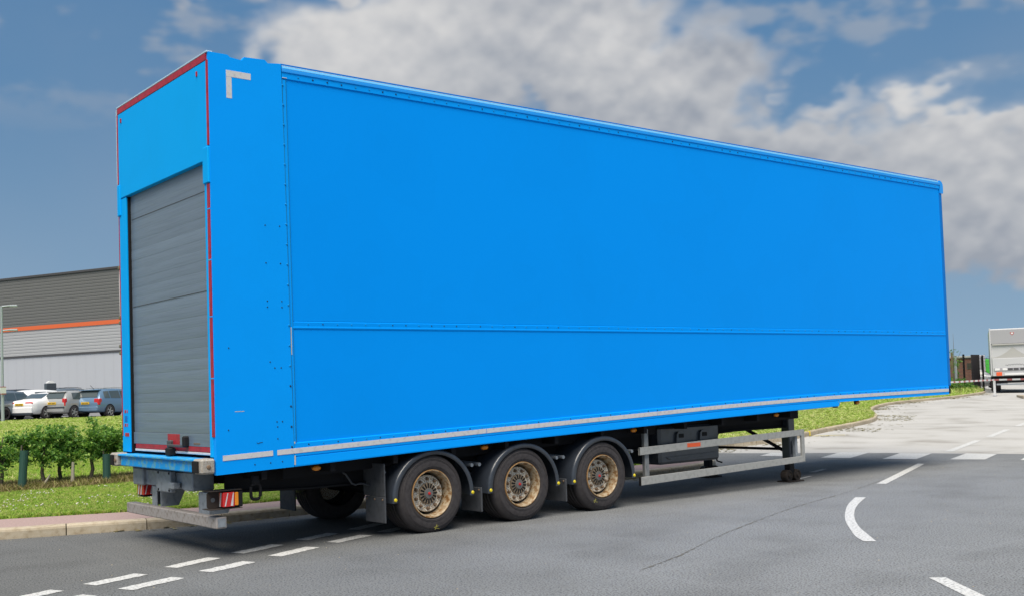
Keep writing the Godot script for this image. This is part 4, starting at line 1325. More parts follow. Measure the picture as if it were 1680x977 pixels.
	tube(st, [Vector3(9.52, 0.50, -2.02), Vector3(9.52, 0.50, -0.52)], 0.022, 10)
	bar(st, Vector3(9.55, 0.47, -0.55), Vector3(9.1, 0.95, -1.2), 0.05, 0.05)
	bar(st, Vector3(9.55, 0.47, -2.0), Vector3(9.1, 0.95, -1.4), 0.05, 0.05)
	part("leg_brace", st, mats.black_frame, t)
	st = new_st()
	tube(st, [Vector3(9.46, 0.50, -1.98), Vector3(9.45, 0.49, -1.86), Vector3(9.44, 0.28, -1.80), Vector3(9.44, 0.26, -1.7)], 0.014, 8)
	part("crank_handle", st, mats.black_frame, t)
	# air lines looping between the axles
	for a in [1.6, 3.2, 4.5]:
		st = new_st()
		var hose := []
		for k in 13:
			var u := k / 12.0
			hose.append(Vector3(a + 0.55 * u, 0.72 - 0.16 * sin(PI * u) + 0.02 * sin(u * 17.0), -0.36 - 0.05 * sin(u * 5.0)))
		tube(st, hose, 0.011, 6)
		part("air_line", st, mats.flap, t)
	# air tanks and valves glimpsed in the dark
	st = new_st()
	tube(st, [Vector3(7.9, 0.95, -0.9), Vector3(7.9, 0.95, -1.8)], 0.11, 16)
	part("air_tank", st, mats.black_frame, t)

# ---------------------------------------------------------------- cars
func make_car(called: String, label: String, spec: Dictionary) -> Node3D:
	var c := thing(called, label, "car", spec.at, spec.turn, "cars parked beyond the grass")
	var rows: Array = spec.rows            # x, bottom, belt, roof, half belt, half roof
	var ring := func(r: Array) -> Array:
		var lo: float = r[1]
		var be: float = r[2]
		var ro: float = r[3]
		var hb: float = r[4]
		var hr: float = r[5]
		var half := [Vector2(hb * 0.80, lo), Vector2(hb * 0.96, lo + 0.06), Vector2(hb, lo + 0.28), Vector2(hb * 1.0, (lo + 0.28 + be) / 2), Vector2(hb * 0.97, be), Vector2(lerpf(hb * 0.97, hr, 0.92), lerpf(be, ro, 0.86)), Vector2(hr * 0.86, lerpf(be, ro, 0.97)), Vector2(hr * 0.5, ro), Vector2(0, ro + 0.012)]
		var out := []
		for p in half: out.append(Vector3(r[0], p.y, p.x))
		for k in range(half.size() - 2, -1, -1): out.append(Vector3(r[0], half[k].y, -half[k].x))
		return out
	var rings := []
	for r in rows: rings.append(ring.call(r))
	var st := new_st()
	st.set_smooth_group(1)
	for i in rings.size() - 1:
		for k in rings[i].size() - 1:
			quad(st, rings[i][k], rings[i][k + 1], rings[i + 1][k + 1], rings[i + 1][k])
		quad(st, rings[i + 1][0], rings[i + 1][rings[i].size() - 1], rings[i][rings[i].size() - 1], rings[i][0])
	st.set_smooth_group(-1)
	for e in [0, rings.size() - 1]:
		var r0: Array = rings[e]
		var mid := Vector3(rows[e][0], 0.6, 0)
		for k in r0.size():
			face_out(st, [mid, r0[k], r0[(k + 1) % r0.size()]], Vector3(0, 0.6, 0))
	part("body", st, spec.paint, c)
	# side windows lie on the slope between belt and roof
	var pt := func(sx: float, k0: int, f: float, side: int) -> Vector3:     # along stations, up the glass
		var i := int(clampf(floorf(sx), 0, rows.size() - 2))
		var u := sx - i
		var n: int = rings[0].size()
		var a0: Vector3 = rings[i][k0].lerp(rings[i + 1][k0], u)
		var a1: Vector3 = rings[i][k0 + 1].lerp(rings[i + 1][k0 + 1], u)
		var p := a0.lerp(a1, f)
		p.z = (p.z + 0.012) * side
		return p
	for win in spec.windows:
		for side in [1, -1]:
			st = new_st()
			var q := [pt.call(win[0], 4, 0.10, side), pt.call(win[1], 4, 0.10, side), pt.call(win[1] + win[2], 4, 0.92, side), pt.call(win[0] + win[3], 4, 0.92, side)]
			face_out(st, q, Vector3(q[0].x, q[0].y, 0))
			part("side_window", st, mats.car_glass, c)
	for gl in spec.glass:                                     # rear and front screens between two stations
		st = new_st()
		var i0: int = gl[0]
		var i1: int = gl[1]
		var out_x: float = gl[2]
		var a := Vector3(rows[i0][0], rows[i0][3], rows[i0][5] * 0.86)
		var b := Vector3(rows[i1][0], rows[i1][3], rows[i1][5] * 0.86)
		var lo := a.lerp(b, 0.10) + Vector3(out_x, 0.014, 0)
		var hi := a.lerp(b, 0.90) + Vector3(out_x, 0.014, 0)
		var q2 := [lo, hi, Vector3(hi.x, hi.y, -hi.z), Vector3(lo.x, lo.y, -lo.z)]
		face_out(st, q2, Vector3(0, 0.3, 0))
		part("screen", st, mats.car_glass, c)
	# wheels in dark arches
	var wm := new_st()
	lathe(wm, [Vector2(0.215, 0.0), Vector2(0.25, 0.01), Vector2(0.30, 0.0), Vector2(0.315, -0.03), Vector2(0.315, -0.19), Vector2(0.0, -0.19)], 24)
	var rm := new_st()
	lathe(rm, [Vector2(0.216, -0.005), Vector2(0.205, 0.004), Vector2(0.20, -0.03)], 24)
	for k in 5:
		T = Transform3D(Basis(Vector3.BACK, TAU * k / 5.0), Vector3.ZERO)
		bx(rm, Vector3(0.0, -0.032, -0.03), Vector3(0.205, 0.032, -0.004), 0.008)
	T = Transform3D.IDENTITY
	var wmesh := mesh_of(wm)
	var rmesh := mesh_of(rm)
	for x in spec.axles:
		for side in [1, -1]:
			st = new_st()
			var hb: float = spec.half
			for k in 16:
				var a1 := PI * k / 16.0 - 0.12
				var a2 := PI * (k + 1) / 16.0 - (0.12 if k < 15 else -0.12)
				tri(st, Vector3(x, 0.31, hb * 1.004 * side), Vector3(x + cos(a1) * 0.375, 0.31 + sin(a1) * 0.375, hb * 1.004 * side), Vector3(x + cos(a2) * 0.375, 0.31 + sin(a2) * 0.375, hb * 1.004 * side))
			part("wheel_arch", st, mats.rubber, c)
			var wh := node("wheel", c, Vector3(x, 0.315, (hb + 0.014) * side))
			if side < 0: wh.rotation.y = PI
			inst("tyre", wmesh, mats.tyre, wh)
			inst("rim", rmesh, spec.get("rim", mats.alu), wh)
	for l in spec.lights:
		for side in [1, -1]:
			st = new_st()
			bx(st, Vector3(l[0], l[1], l[2] * side if side > 0 else -l[3]), Vector3(l[4], l[5], l[3] if side > 0 else -l[2]), 0.03)
			part("tail_light", st, mats.lens_red, c)
	if spec.has("plate"):
		var p: Array = spec.plate
		var pl := box("number_plate", Vector3(p[0] - 0.02, p[1], -0.26), Vector3(p[0], p[1] + 0.12, 0.26), mats.plate_yellow, c, 0.004)
		for k in 6:
			box("plate_mark", Vector3(p[0] - 0.0235, p[1] + 0.03, -0.20 + k * 0.067 + (0.02 if k > 2 else 0.0)), Vector3(p[0] - 0.0205, p[1] + 0.09, -0.158 + k * 0.067 + (0.02 if k > 2 else 0.0)), mats.plate_ink, pl, 0.0005)
	if spec.has("trim"):
		for tr in spec.trim:
			box("bumper_trim", tr[0], tr[1], tr[2], c, 0.03)
	if spec.has("rails"):
		for side in [1, -1]:
			st = new_st()
			var rl := []
			for k in 9:
				var u := k / 8.0
				rl.append(Vector3(lerpf(spec.rails[0], spec.rails[1], u), spec.rails[2] + 0.075 * pow(sin(PI * clampf(u, 0.02, 0.98)), 0.35), 0.52 * side))
			tube(st, rl, 0.018, 6)
			part("roof_rail", st, spec.get("rail_mat", mats.alu), c)
	if spec.has("wiper"):
		st = new_st()
		tube(st, spec.wiper, 0.012, 5)
		part("aerial", st, mats.rubber, c)
	return c

func make_cars() -> void:
	# all stand in bays at a slant: forward is away to the right
	var turn := atan2(0.53, 0.85)
	var f := Vector3(0.848, 0, -0.53)
	var r := Vector3(0.53, 0, 0.848)
	var base := func(x: float, z: float, half: float, back: float) -> Vector3:       # rear right corner -> origin at mid length
		var p := Vector3(x, 0, z) - r * half + f * back
		p.y = G(p.z) + 0.02
		return p
	var blue := M("car_blue", lin(0.15, 0.25, 0.37), 0.22, 0.3, 0.7)
	var silver := M("car_silver", lin(0.40, 0.405, 0.40), 0.3, 0.3, 0.6)
	var white := M("car_white", lin(0.78, 0.78, 0.78), 0.25, 0.0, 0.6)
	var slate := M("car_slate", lin(0.165, 0.20, 0.235), 0.25, 0.3, 0.6)
	var dark := M("car_dark", lin(0.03, 0.035, 0.038), 0.25, 0.2, 0.6)
	var estate := [[-2.12, 0.42, 0.72, 0.73, 0.74, 0.70], [-2.08, 0.34, 0.86, 0.92, 0.82, 0.72], [-1.98, 0.30, 0.93, 1.00, 0.85, 0.72], [-1.72, 0.26, 0.94, 1.42, 0.87, 0.62], [-1.2, 0.24, 0.94, 1.47, 0.87, 0.64], [-0.3, 0.22, 0.92, 1.49, 0.87, 0.65], [0.45, 0.22, 0.91, 1.44, 0.87, 0.64], [1.10, 0.22, 0.90, 0.98, 0.86, 0.70], [1.75, 0.24, 0.82, 0.86, 0.83, 0.66], [2.10, 0.30, 0.66, 0.68, 0.74, 0.58]]
	var b1: Vector3 = base.call(14.30, -46.56, 0.86, 2.05)
	make_car("parked_car", "metallic blue estate car with roof rails, half hidden behind the blue trailer", {"at": b1, "turn": turn, "rows": estate, "paint": blue, "half": 0.87, "windows": [[3.15, 3.98, 0.0, 0.12], [4.05, 4.88, 0.0, 0.0], [4.95, 6.35, -0.35, 0.0]], "glass": [[2, 3, -0.02], [7, 6, 0.02]], "axles": [-1.28, 1.28], "lights": [[-2.11, 0.64, 0.52, 0.85, -1.86, 0.97]], "plate": [-2.125, 0.69], "trim": [[Vector3(-2.18, 0.34, -0.78), Vector3(-2.0, 0.56, 0.78), blue], [Vector3(-1.90, 1.40, -0.60), Vector3(-1.62, 1.44, 0.60), blue]], "rails": [-1.6, 0.4, 1.455], "wiper": [Vector3(-1.45, 1.46, 0), Vector3(-1.72, 1.66, 0)]})
	var hatch := [[-1.86, 0.40, 0.74, 0.75, 0.70, 0.66], [-1.82, 0.32, 0.88, 0.90, 0.79, 0.70], [-1.76, 0.28, 0.93, 0.98, 0.81, 0.70], [-1.44, 0.26, 0.94, 1.38, 0.82, 0.58], [-0.9, 0.24, 0.93, 1.42, 0.82, 0.60], [-0.2, 0.22, 0.91, 1.42, 0.82, 0.61], [0.35, 0.22, 0.90, 1.37, 0.82, 0.60], [1.00, 0.22, 0.89, 0.95, 0.81, 0.66], [1.6, 0.24, 0.80, 0.83, 0.78, 0.62], [1.88, 0.30, 0.62, 0.64, 0.70, 0.55]]
	var b2: Vector3 = base.call(12.75, -47.06, 0.82, 1.8)
	make_car("parked_car", "silver hatchback with yellow plate between the white saloon and blue estate", {"at": b2, "turn": turn, "rows": hatch, "paint": silver, "half": 0.82, "windows": [[3.35, 4.7, 0.0, 0.15], [4.8, 6.4, -0.4, 0.0]], "glass": [[2, 3, -0.02], [7, 6, 0.02]], "axles": [-1.18, 1.2], "lights": [[-1.84, 0.62, 0.60, 0.80, -1.66, 1.02]], "plate": [-1.868, 0.73], "trim": [[Vector3(-1.93, 0.34, -0.76), Vector3(-1.76, 0.54, 0.76), silver], [Vector3(-1.945, 0.53, -0.76), Vector3(-1.78, 0.61, 0.765), mats.black_plastic], [Vector3(-1.57, 1.34, -0.56), Vector3(-1.36, 1.38, 0.56), silver]]})
	var coupe := [[-2.26, 0.40, 0.74, 0.75, 0.72, 0.66], [-2.20, 0.30, 0.90, 0.93, 0.84, 0.72], [-1.90, 0.26, 0.94, 0.98, 0.89, 0.74], [-1.45, 0.24, 0.94, 1.02, 0.91, 0.74], [-0.75, 0.22, 0.93, 1.31, 0.91, 0.60], [-0.2, 0.22, 0.92, 1.37, 0.91, 0.61], [0.3, 0.22, 0.91, 1.34, 0.91, 0.61], [1.10, 0.22, 0.90, 0.95, 0.90, 0.70], [1.8, 0.24, 0.80, 0.83, 0.87, 0.66], [2.25, 0.30, 0.62, 0.64, 0.76, 0.58]]
	var b3: Vector3 = base.call(11.35, -47.5, 0.91, 2.2)
	make_car("parked_car", "white saloon car with sloping rear window and slim red lamps", {"at": b3, "turn": turn, "rows": coupe, "paint": white, "half": 0.91, "windows": [[3.7, 4.9, 0.0, 0.45], [4.98, 6.5, -0.45, 0.0]], "glass": [[3, 4, -0.01], [7, 6, 0.02]], "axles": [-1.36, 1.38], "lights": [[-2.24, 0.79, 0.34, 0.82, -2.08, 0.88]], "plate": [-2.262, 0.70], "trim": [[Vector3(-2.30, 0.32, -0.80), Vector3(-2.1, 0.62, 0.80), white], [Vector3(-2.31, 0.22, -0.74), Vector3(-2.1, 0.34, 0.74), mats.black_plastic]]})
	var b4: Vector3 = base.call(9.35, -47.9, 0.87, 2.05)
	make_car("parked_car", "slate grey estate car at the left end of the parked row", {"at": b4, "turn": turn + 0.12, "rows": estate, "paint": slate, "half": 0.87, "windows": [[3.15, 3.98, 0.0, 0.12], [4.05, 4.88, 0.0, 0.0], [4.95, 6.35, -0.35, 0.0]], "glass": [[2, 3, -0.02], [7, 6, 0.02]], "axles": [-1.28, 1.28], "lights": [[-2.11, 0.64, 0.52, 0.85, -1.86, 0.97]], "plate": [-2.125, 0.69], "rim": mats.rubber})
	var p5 := Vector3(13.5, G(-53.7) + 0.02, -53.7)
	make_car("parked_car", "white car of which only roof and windows show behind the white saloon", {"at": p5, "turn": turn - 0.1, "rows": estate, "paint": white, "half": 0.87, "windows": [[4.05, 4.88, 0.0, 0.0], [4.95, 6.35, -0.35, 0.0]], "glass": [[2, 3, -0.02], [7, 6, 0.02]], "axles": [-1.28, 1.28], "lights": []})
	var p6 := Vector3(13.2, G(-56.2) + 0.06, -56.2)
	make_car("parked_car", "black car with a low roof behind the slate grey estate", {"at": p6, "turn": turn - 0.1, "rows": estate, "paint": dark, "half": 0.87, "windows": [[4.05, 4.88, 0.0, 0.0], [4.95, 6.35, -0.35, 0.0]], "glass": [[2, 3, -0.02], [7, 6, 0.02]], "axles": [-1.28, 1.28], "lights": [], "rail_mat": dark})
	var p7 := Vector3(16.6, G(-59) + 0.06, -59.0)
	make_car("parked_car", "dark car whose roof shows above the silver hatchback", {"at": p7, "turn": turn, "rows": estate, "paint": slate, "half": 0.87, "windows": [[4.05, 4.88, 0.0, 0.0], [4.95, 6.35, -0.35, 0.0]], "glass": [[2, 3, -0.02], [7, 6, 0.02]], "axles": [-1.28, 1.28], "lights": [], "rails": [-1.5, 0.4, 1.44], "rail_mat": dark})

# ---------------------------------------------------------------- far right: truck, barrier, fence, hut
func make_far_right() -> void:
	var st: SurfaceTool
	var fw := Vector3(0.885, 0, -0.465).normalized()
	var turn := atan2(0.465, 0.885)
	var at := Vector3(61.15, 0.40, -22.2)
	var t := thing("box_truck", "tall white box truck seen from behind beyond the striped barrier", "truck", at, turn)
	# local x forward, z to its right (towards the right in the picture)
	box("body", Vector3(0.06, 1.02, -1.275), Vector3(7.6, 3.86, 1.275), mats.truck_white, t, 0.04)
	box("rear_header", Vector3(0.0, 2.95, -1.27), Vector3(0.058, 3.80, 1.27), mats.truck_grey, t, 0.02)
	box("header_ledge", Vector3(-0.05, 2.86, -1.15), Vector3(0.058, 2.935, 1.15), mats.truck_shape, t, 0.01)
	box("rear_frame", Vector3(-0.02, 1.02, -1.278), Vector3(0.058, 3.9, -1.20), mats.truck_white, t, 0.01)
	box("rear_frame", Vector3(-0.02, 1.02, 1.20), Vector3(0.058, 3.9, 1.278), mats.truck_white, t, 0.01)
	st = new_st()
	var sw := []
	for k in 21:
		var u := k / 20.0 * 2.0 - 1.0
		sw.append(Vector2(u * 1.17, 2.12 + 0.62 * pow(1.0 - absf(u), 1.9)))
	sw += V([1.17, 2.08, -1.17, 2.08])
	prism(st, sw, Vector3(0.052, 0, 0), Vector3(0, 0, 1), Vector3.UP, Vector3(-0.02, 0, 0))
	part("curved_panel", st, mats.truck_shape, t)
	box("tail_lift", Vector3(-0.06, 0.98, -1.18), Vector3(0.04, 2.07, 1.18), mats.truck_white, t, 0.02)
	# script along the lift: a thin wavy line of print
	st = new_st()
	var wl := []
	for k in 26:
		wl.append(Vector3(-0.062, 1.62 + 0.035 * sin(k * 1.9) + 0.05 * sin(PI * k / 25.0), -0.45 + 0.045 * k))
	tube(st, wl, 0.010, 5)
	part("script_line", st, mats.trim_dark, t)
	# heart emblem on the header
	st = new_st()
	var ht := []
	for k in 24:
		var a := TAU * k / 24.0
		ht.append(Vector2(0.0075 * 16.0 * pow(sin(a), 3), 0.0075 * (13.0 * cos(a) - 5.0 * cos(2 * a) - 2.0 * cos(3 * a) - cos(4 * a))))
	prism(st, ht, Vector3(-0.002, 3.55, 0.0), Vector3(0, 0, 1), Vector3.UP, Vector3(-0.006, 0, 0))
	var heart := part("heart_emblem", st, mats.barrier_red, t)
	st = new_st()
	prism(st, ht.map(func(p): return p * 0.55), Vector3(-0.0085, 3.555, 0.0), Vector3(0, 0, 1), Vector3.UP, Vector3(-0.003, 0, 0))
	part("heart_centre", st, mats.white_paint, heart)
	var lampbar := box("lamp_panel", Vector3(-0.10, 1.30, -1.10), Vector3(-0.062, 1.48, 1.10), mats.truck_grey, t, 0.01)
	for z in [-0.90, -0.48, -0.18, 0.14, 0.5, 0.86]:
		box("lamp", Vector3(-0.115, 1.32, z - 0.15), Vector3(-0.10, 1.45, z + 0.12), mats.white_paint if z < -0.3 else mats.trim_dark, lampbar, 0.006)
	box("orange_marker", Vector3(-0.11, 1.0, -0.98), Vector3(-0.062, 1.22, -0.66), mats.label_orange, t, 0.008)
	box("step_bar", Vector3(-0.14, 1.02, -0.52), Vector3(-0.062, 1.12, 1.0), mats.white_paint, t, 0.01)
	box("chassis", Vector3(0.10, 0.55, -1.10), Vector3(7.2, 1.018, 1.10), mats.black_frame, t, 0.01)
	box("rear_underrun", Vector3(0.0, 0.42, -1.0), Vector3(0.08, 0.52, 1.0), mats.grey_steel, t, 0.01)
	for x in [1.4, 5.9]:
		for s in [-1, 1]:
			st = new_st()
			T = Transform3D(Basis(Vector3.UP, 0.0 if s > 0 else PI), Vector3(x, 0.47, 1.24 * s))
			st.set_smooth_group(1)
			lathe(st, [Vector2(0.0, -0.05), Vector2(0.26, -0.05), Vector2(0.28, 0.0), Vector2(0.44, 0.0), Vector2(0.47, -0.05), Vector2(0.47, -0.45), Vector2(0.0, -0.46)], 28)
			T = Transform3D.IDENTITY
			part("wheel", st, mats.tyre, t)
	box("cab", Vector3(7.7, 0.55, -1.2), Vector3(9.4, 3.0, 1.2), mats.truck_white, t, 0.12)
	# ---- barrier: post with boom, striped red and white
	var bp := Vector3(54.42, G(-20.0), -20.03)
	var b := thing("barrier", "red and white striped barrier boom resting on a white post across the road", "barrier", bp)
	box("post", Vector3(-0.05, -0.02, -0.05), Vector3(0.05, 0.87, 0.05), mats.white_paint, b, 0.01)
	box("post_foot", Vector3(-0.09, 0.0, -0.09), Vector3(0.09, 0.05, 0.09), mats.truck_grey, b, 0.01)
	var pieces := 0
	var s0 := -13.6
	while s0 < 3.2:
		var red := pieces % 2 == 1
		var ln := 0.42 if red else 0.66
		var d := Vector3(9.79, 0, -2.87).normalized() if s0 < 0 else Vector3(-1.12, 0, 2.23).normalized()
		var e0 := d * s0 + Vector3(0, 0.91, 0)
		var e1 := d * (s0 + ln - 0.004) + Vector3(0, 0.91, 0)
		st = new_st()
		bar(st, e0, e1, 0.04, 0.085)
		part("boom_section", st, mats.barrier_red if red else mats.white_paint, b)
		s0 += ln
		pieces += 1
	# ---- gatehouse: brick with a dark window, behind the fence
	var hut_turn := atan2(-0.82, 0.44)
	var h := thing("brick_hut", "small red brown brick hut with a dark window behind the fence", "hut", Vector3(67.71, G(-29) + 0.02, -29.15), hut_turn)
	# local x runs along the face to the right, local z towards the viewer
	box("wall", Vector3(-1.2, -0.1, -2.6), Vector3(1.0, 2.22, 0.0), mats.hut_brick, h, 0.02)
	var wd := box("window", Vector3(0.46, 1.42, -0.02), Vector3(0.80, 1.86, 0.02), mats.plate_ink, h, 0.01)
	for x in [0.43, 0.80]:
		box("window_frame", Vector3(x, 1.40, 0.0), Vector3(x + 0.03, 1.88, 0.03), mats.trim_dark, wd, 0.004)
	box("roof", Vector3(-1.3, 2.222, -2.7), Vector3(1.06, 2.36, 0.1), mats.hut_roof, h, 0.02)
	# ---- grey container beyond, and a green board
	var cb := thing("grey_container", "pale grey container standing to the right of the brick hut", "container", Vector3(71.74, G(-30) + 0.02, -30.09), hut_turn)
	box("side_wall", Vector3(-0.4, 0.1, -3.0), Vector3(0.58, 2.42, 0.0), mats.truck_grey, cb, 0.03)
	for k in 3:
		box("door_bar", Vector3(-0.1 + k * 0.2, 0.15, 0.0), Vector3(-0.06 + k * 0.2, 2.3, 0.03), mats.trim_dark, cb, 0.005)
	var gs := thing("advert_board", "narrow upright green board with a yellow strip left of the white truck", "sign board", Vector3(73.84, G(-30.4), -30.38), hut_turn)
	box("panel", Vector3(-0.12, 0.85, -0.06), Vector3(0.18, 2.16, 0.0), mats.mid_green, gs, 0.01)
	box("yellow_strip", Vector3(-0.24, 1.0, -0.05), Vector3(-0.122, 1.6, -0.004), mats.yellow, gs, 0.004)
	box("leg", Vector3(0.0, -0.05, -0.05), Vector3(0.06, 0.85, -0.01), mats.post_grey, gs, 0.006)
	# ---- a grey car behind the fence, only its nose in view
	var rows := [[-2.1, 0.42, 0.72, 0.73, 0.74, 0.70], [-2.02, 0.32, 0.88, 0.93, 0.83, 0.72], [-1.72, 0.26, 0.93, 1.30, 0.86, 0.62], [-1.0, 0.24, 0.93, 1.45, 0.87, 0.64], [-0.2, 0.22, 0.92, 1.46, 0.87, 0.65], [0.4, 0.22, 0.91, 1.40, 0.87, 0.64], [1.1, 0.22, 0.90, 0.98, 0.86, 0.70], [1.75, 0.24, 0.82, 0.86, 0.83, 0.66], [2.1, 0.30, 0.66, 0.68, 0.74, 0.58]]
	var gc := make_car("parked_car", "pale grey car whose nose shows between the fence and the white truck", {"at": Vector3(69.75, G(-29.7) + 0.03, -29.9), "turn": hut_turn + 0.08, "rows": rows, "paint": M("car_pale", lin(0.40, 0.42, 0.44), 0.3, 0.2, 0.6), "half": 0.87, "windows": [[2.2, 3.6, 0.0, 0.1], [3.7, 5.3, -0.3, 0.0]], "glass": [[1, 2, -0.02], [6, 5, 0.02]], "axles": [-1.25, 1.28], "lights": []})
	gc.position = Vector3(69.75, G(-29.7) + 0.03, -29.3)
	gc.set_meta("group", "vehicles in the yard")
	# ---- fence of dark posts, wires and a dense steel gate in front of the hut
	var fp := Vector3(59.58, G(-25.3) + 0.1, -25.26)
	var fe := thing("wire_fence", "dark post and wire fence with a dense slatted gate, in front of the brick hut", "fence", fp)
	var fpts := [Vector3(0, 0, 0), Vector3(2.52, 0, -0.61), Vector3(6.14, 0, -1.25), Vector3(9.0, 0, -1.6)]
	for k in fpts.size():
		box("fence_post", fpts[k] + Vector3(-0.05, -0.2, -0.05), fpts[k] + Vector3(0.05, [2.45, 2.35, 2.30, 2.3][k] as float, 0.05), mats.black_frame if k > 0 else mats.rust, fe, 0.01)
	for k in 10:
		st = new_st()
		tube(st, fpts.map(func(p): return p + Vector3(0, 0.2 + k * 0.21, 0)), 0.007, 4)
		part("fence_wire", st, mats.trim_dark, fe)
	for k in 11:
		var gp := Vector3(4.06, 0, -0.90).lerp(Vector3(5.42, 0, -1.12), k / 10.0)
		box("gate_slat", gp + Vector3(-0.055, 0.05, -0.02), gp + Vector3(0.055, 2.34, 0.02), mats.gate_dark, fe, 0.006)
	for y in [0.25, 2.1]:
		st = new_st()
		bar(st, Vector3(4.0, y, -0.92), Vector3(5.5, y, -1.16), 0.05, 0.06)
		part("gate_rail", st, mats.black_frame, fe)
	var gpst := thing("grey_post", "pale grey slim post beside the fence, next to the trailer front", "post", Vector3(60.1, G(-25.3) + 0.1, -25.33))
	box("shaft", Vector3(-0.06, 0, -0.06), Vector3(0.06, 2.22, 0.06), mats.post_grey, gpst, 0.01)
	box("cap", Vector3(-0.075, 2.22, -0.075), Vector3(0.075, 2.26, 0.075), mats.post_grey, gpst, 0.008)
	var ld := thing("island_kerb", "low concrete kerb end of a traffic island at the right edge", "kerb end", Vector3(50.8, G(-17) , -16.3), turn)
	st = new_st()
	prism(st, V([-0.3, -0.4, 3.0, -0.6, 3.0, 0.6, -0.3, 0.4, -0.55, 0.0]), Vector3(0, 0.13, 0), Vector3.RIGHT, Vector3.BACK, Vector3(0, -0.2, 0))
	part("stone", st, mats.kerb_1, ld)

# ---------------------------------------------------------------- plants
func leaf_cloud(st: SurfaceTool, n: int, spot: Callable, size: float) -> void:
	for i in n:
		var p: Vector3 = spot.call()
		var b := Basis(Quaternion(Vector3(rng.randfn(0, 1), rng.randfn(0, 1), rng.randfn(0, 1)).normalized(), rng.randf() * TAU))
		var s := size * rng.randf_range(0.6, 1.25)
		var q := [Vector3(0, 0, -s), Vector3(s * 0.55, s * 0.12, -s * 0.1), Vector3(0, 0, s), Vector3(-s * 0.55, s * 0.12, -s * 0.1)]
		for k in 4: q[k] = p + b * q[k]
		tri(st, q[0], q[1], q[2])
		tri(st, q[0], q[2], q[3])

func make_shrub(called: String, label: String, at: Vector3, trunk: Array, blobs: Array, leaves: int, size: float, group: String, category := "shrub", mix := [0.4, 0.4, 0.2]) -> Node3D:
	var o := thing(called, label, category, at, 0.0, group)
	var st := new_st()
	for tr in trunk:
		tube(st, tr[0], tr[1], 7)
	part("trunk", st, mats.bark, o)
	# dense, uneven clumps; gaps between them
	var clumps := []
	for bl in blobs:
		for k in bl[2]:
			var d := Vector3(rng.randfn(0, 1), rng.randfn(0, 1), rng.randfn(0, 1)).normalized() * pow(rng.randf(), 0.45)
			clumps.append([bl[0] + d * bl[1], rng.randf_range(0.35, 1.0)])
	for k in 3:
		st = new_st()
		leaf_cloud(st, int(leaves * mix[k]), func():
			var c: Array = clumps[rng.randi() % clumps.size()]
			return c[0] + Vector3(rng.randfn(0, 1), rng.randfn(0, 0.8), rng.randfn(0, 1)) * 0.065 * c[1] * (size / 0.03), size)
		part("crown", st, mats["leaf_%d" % k], o).set_meta("kind", "stuff")
	return o

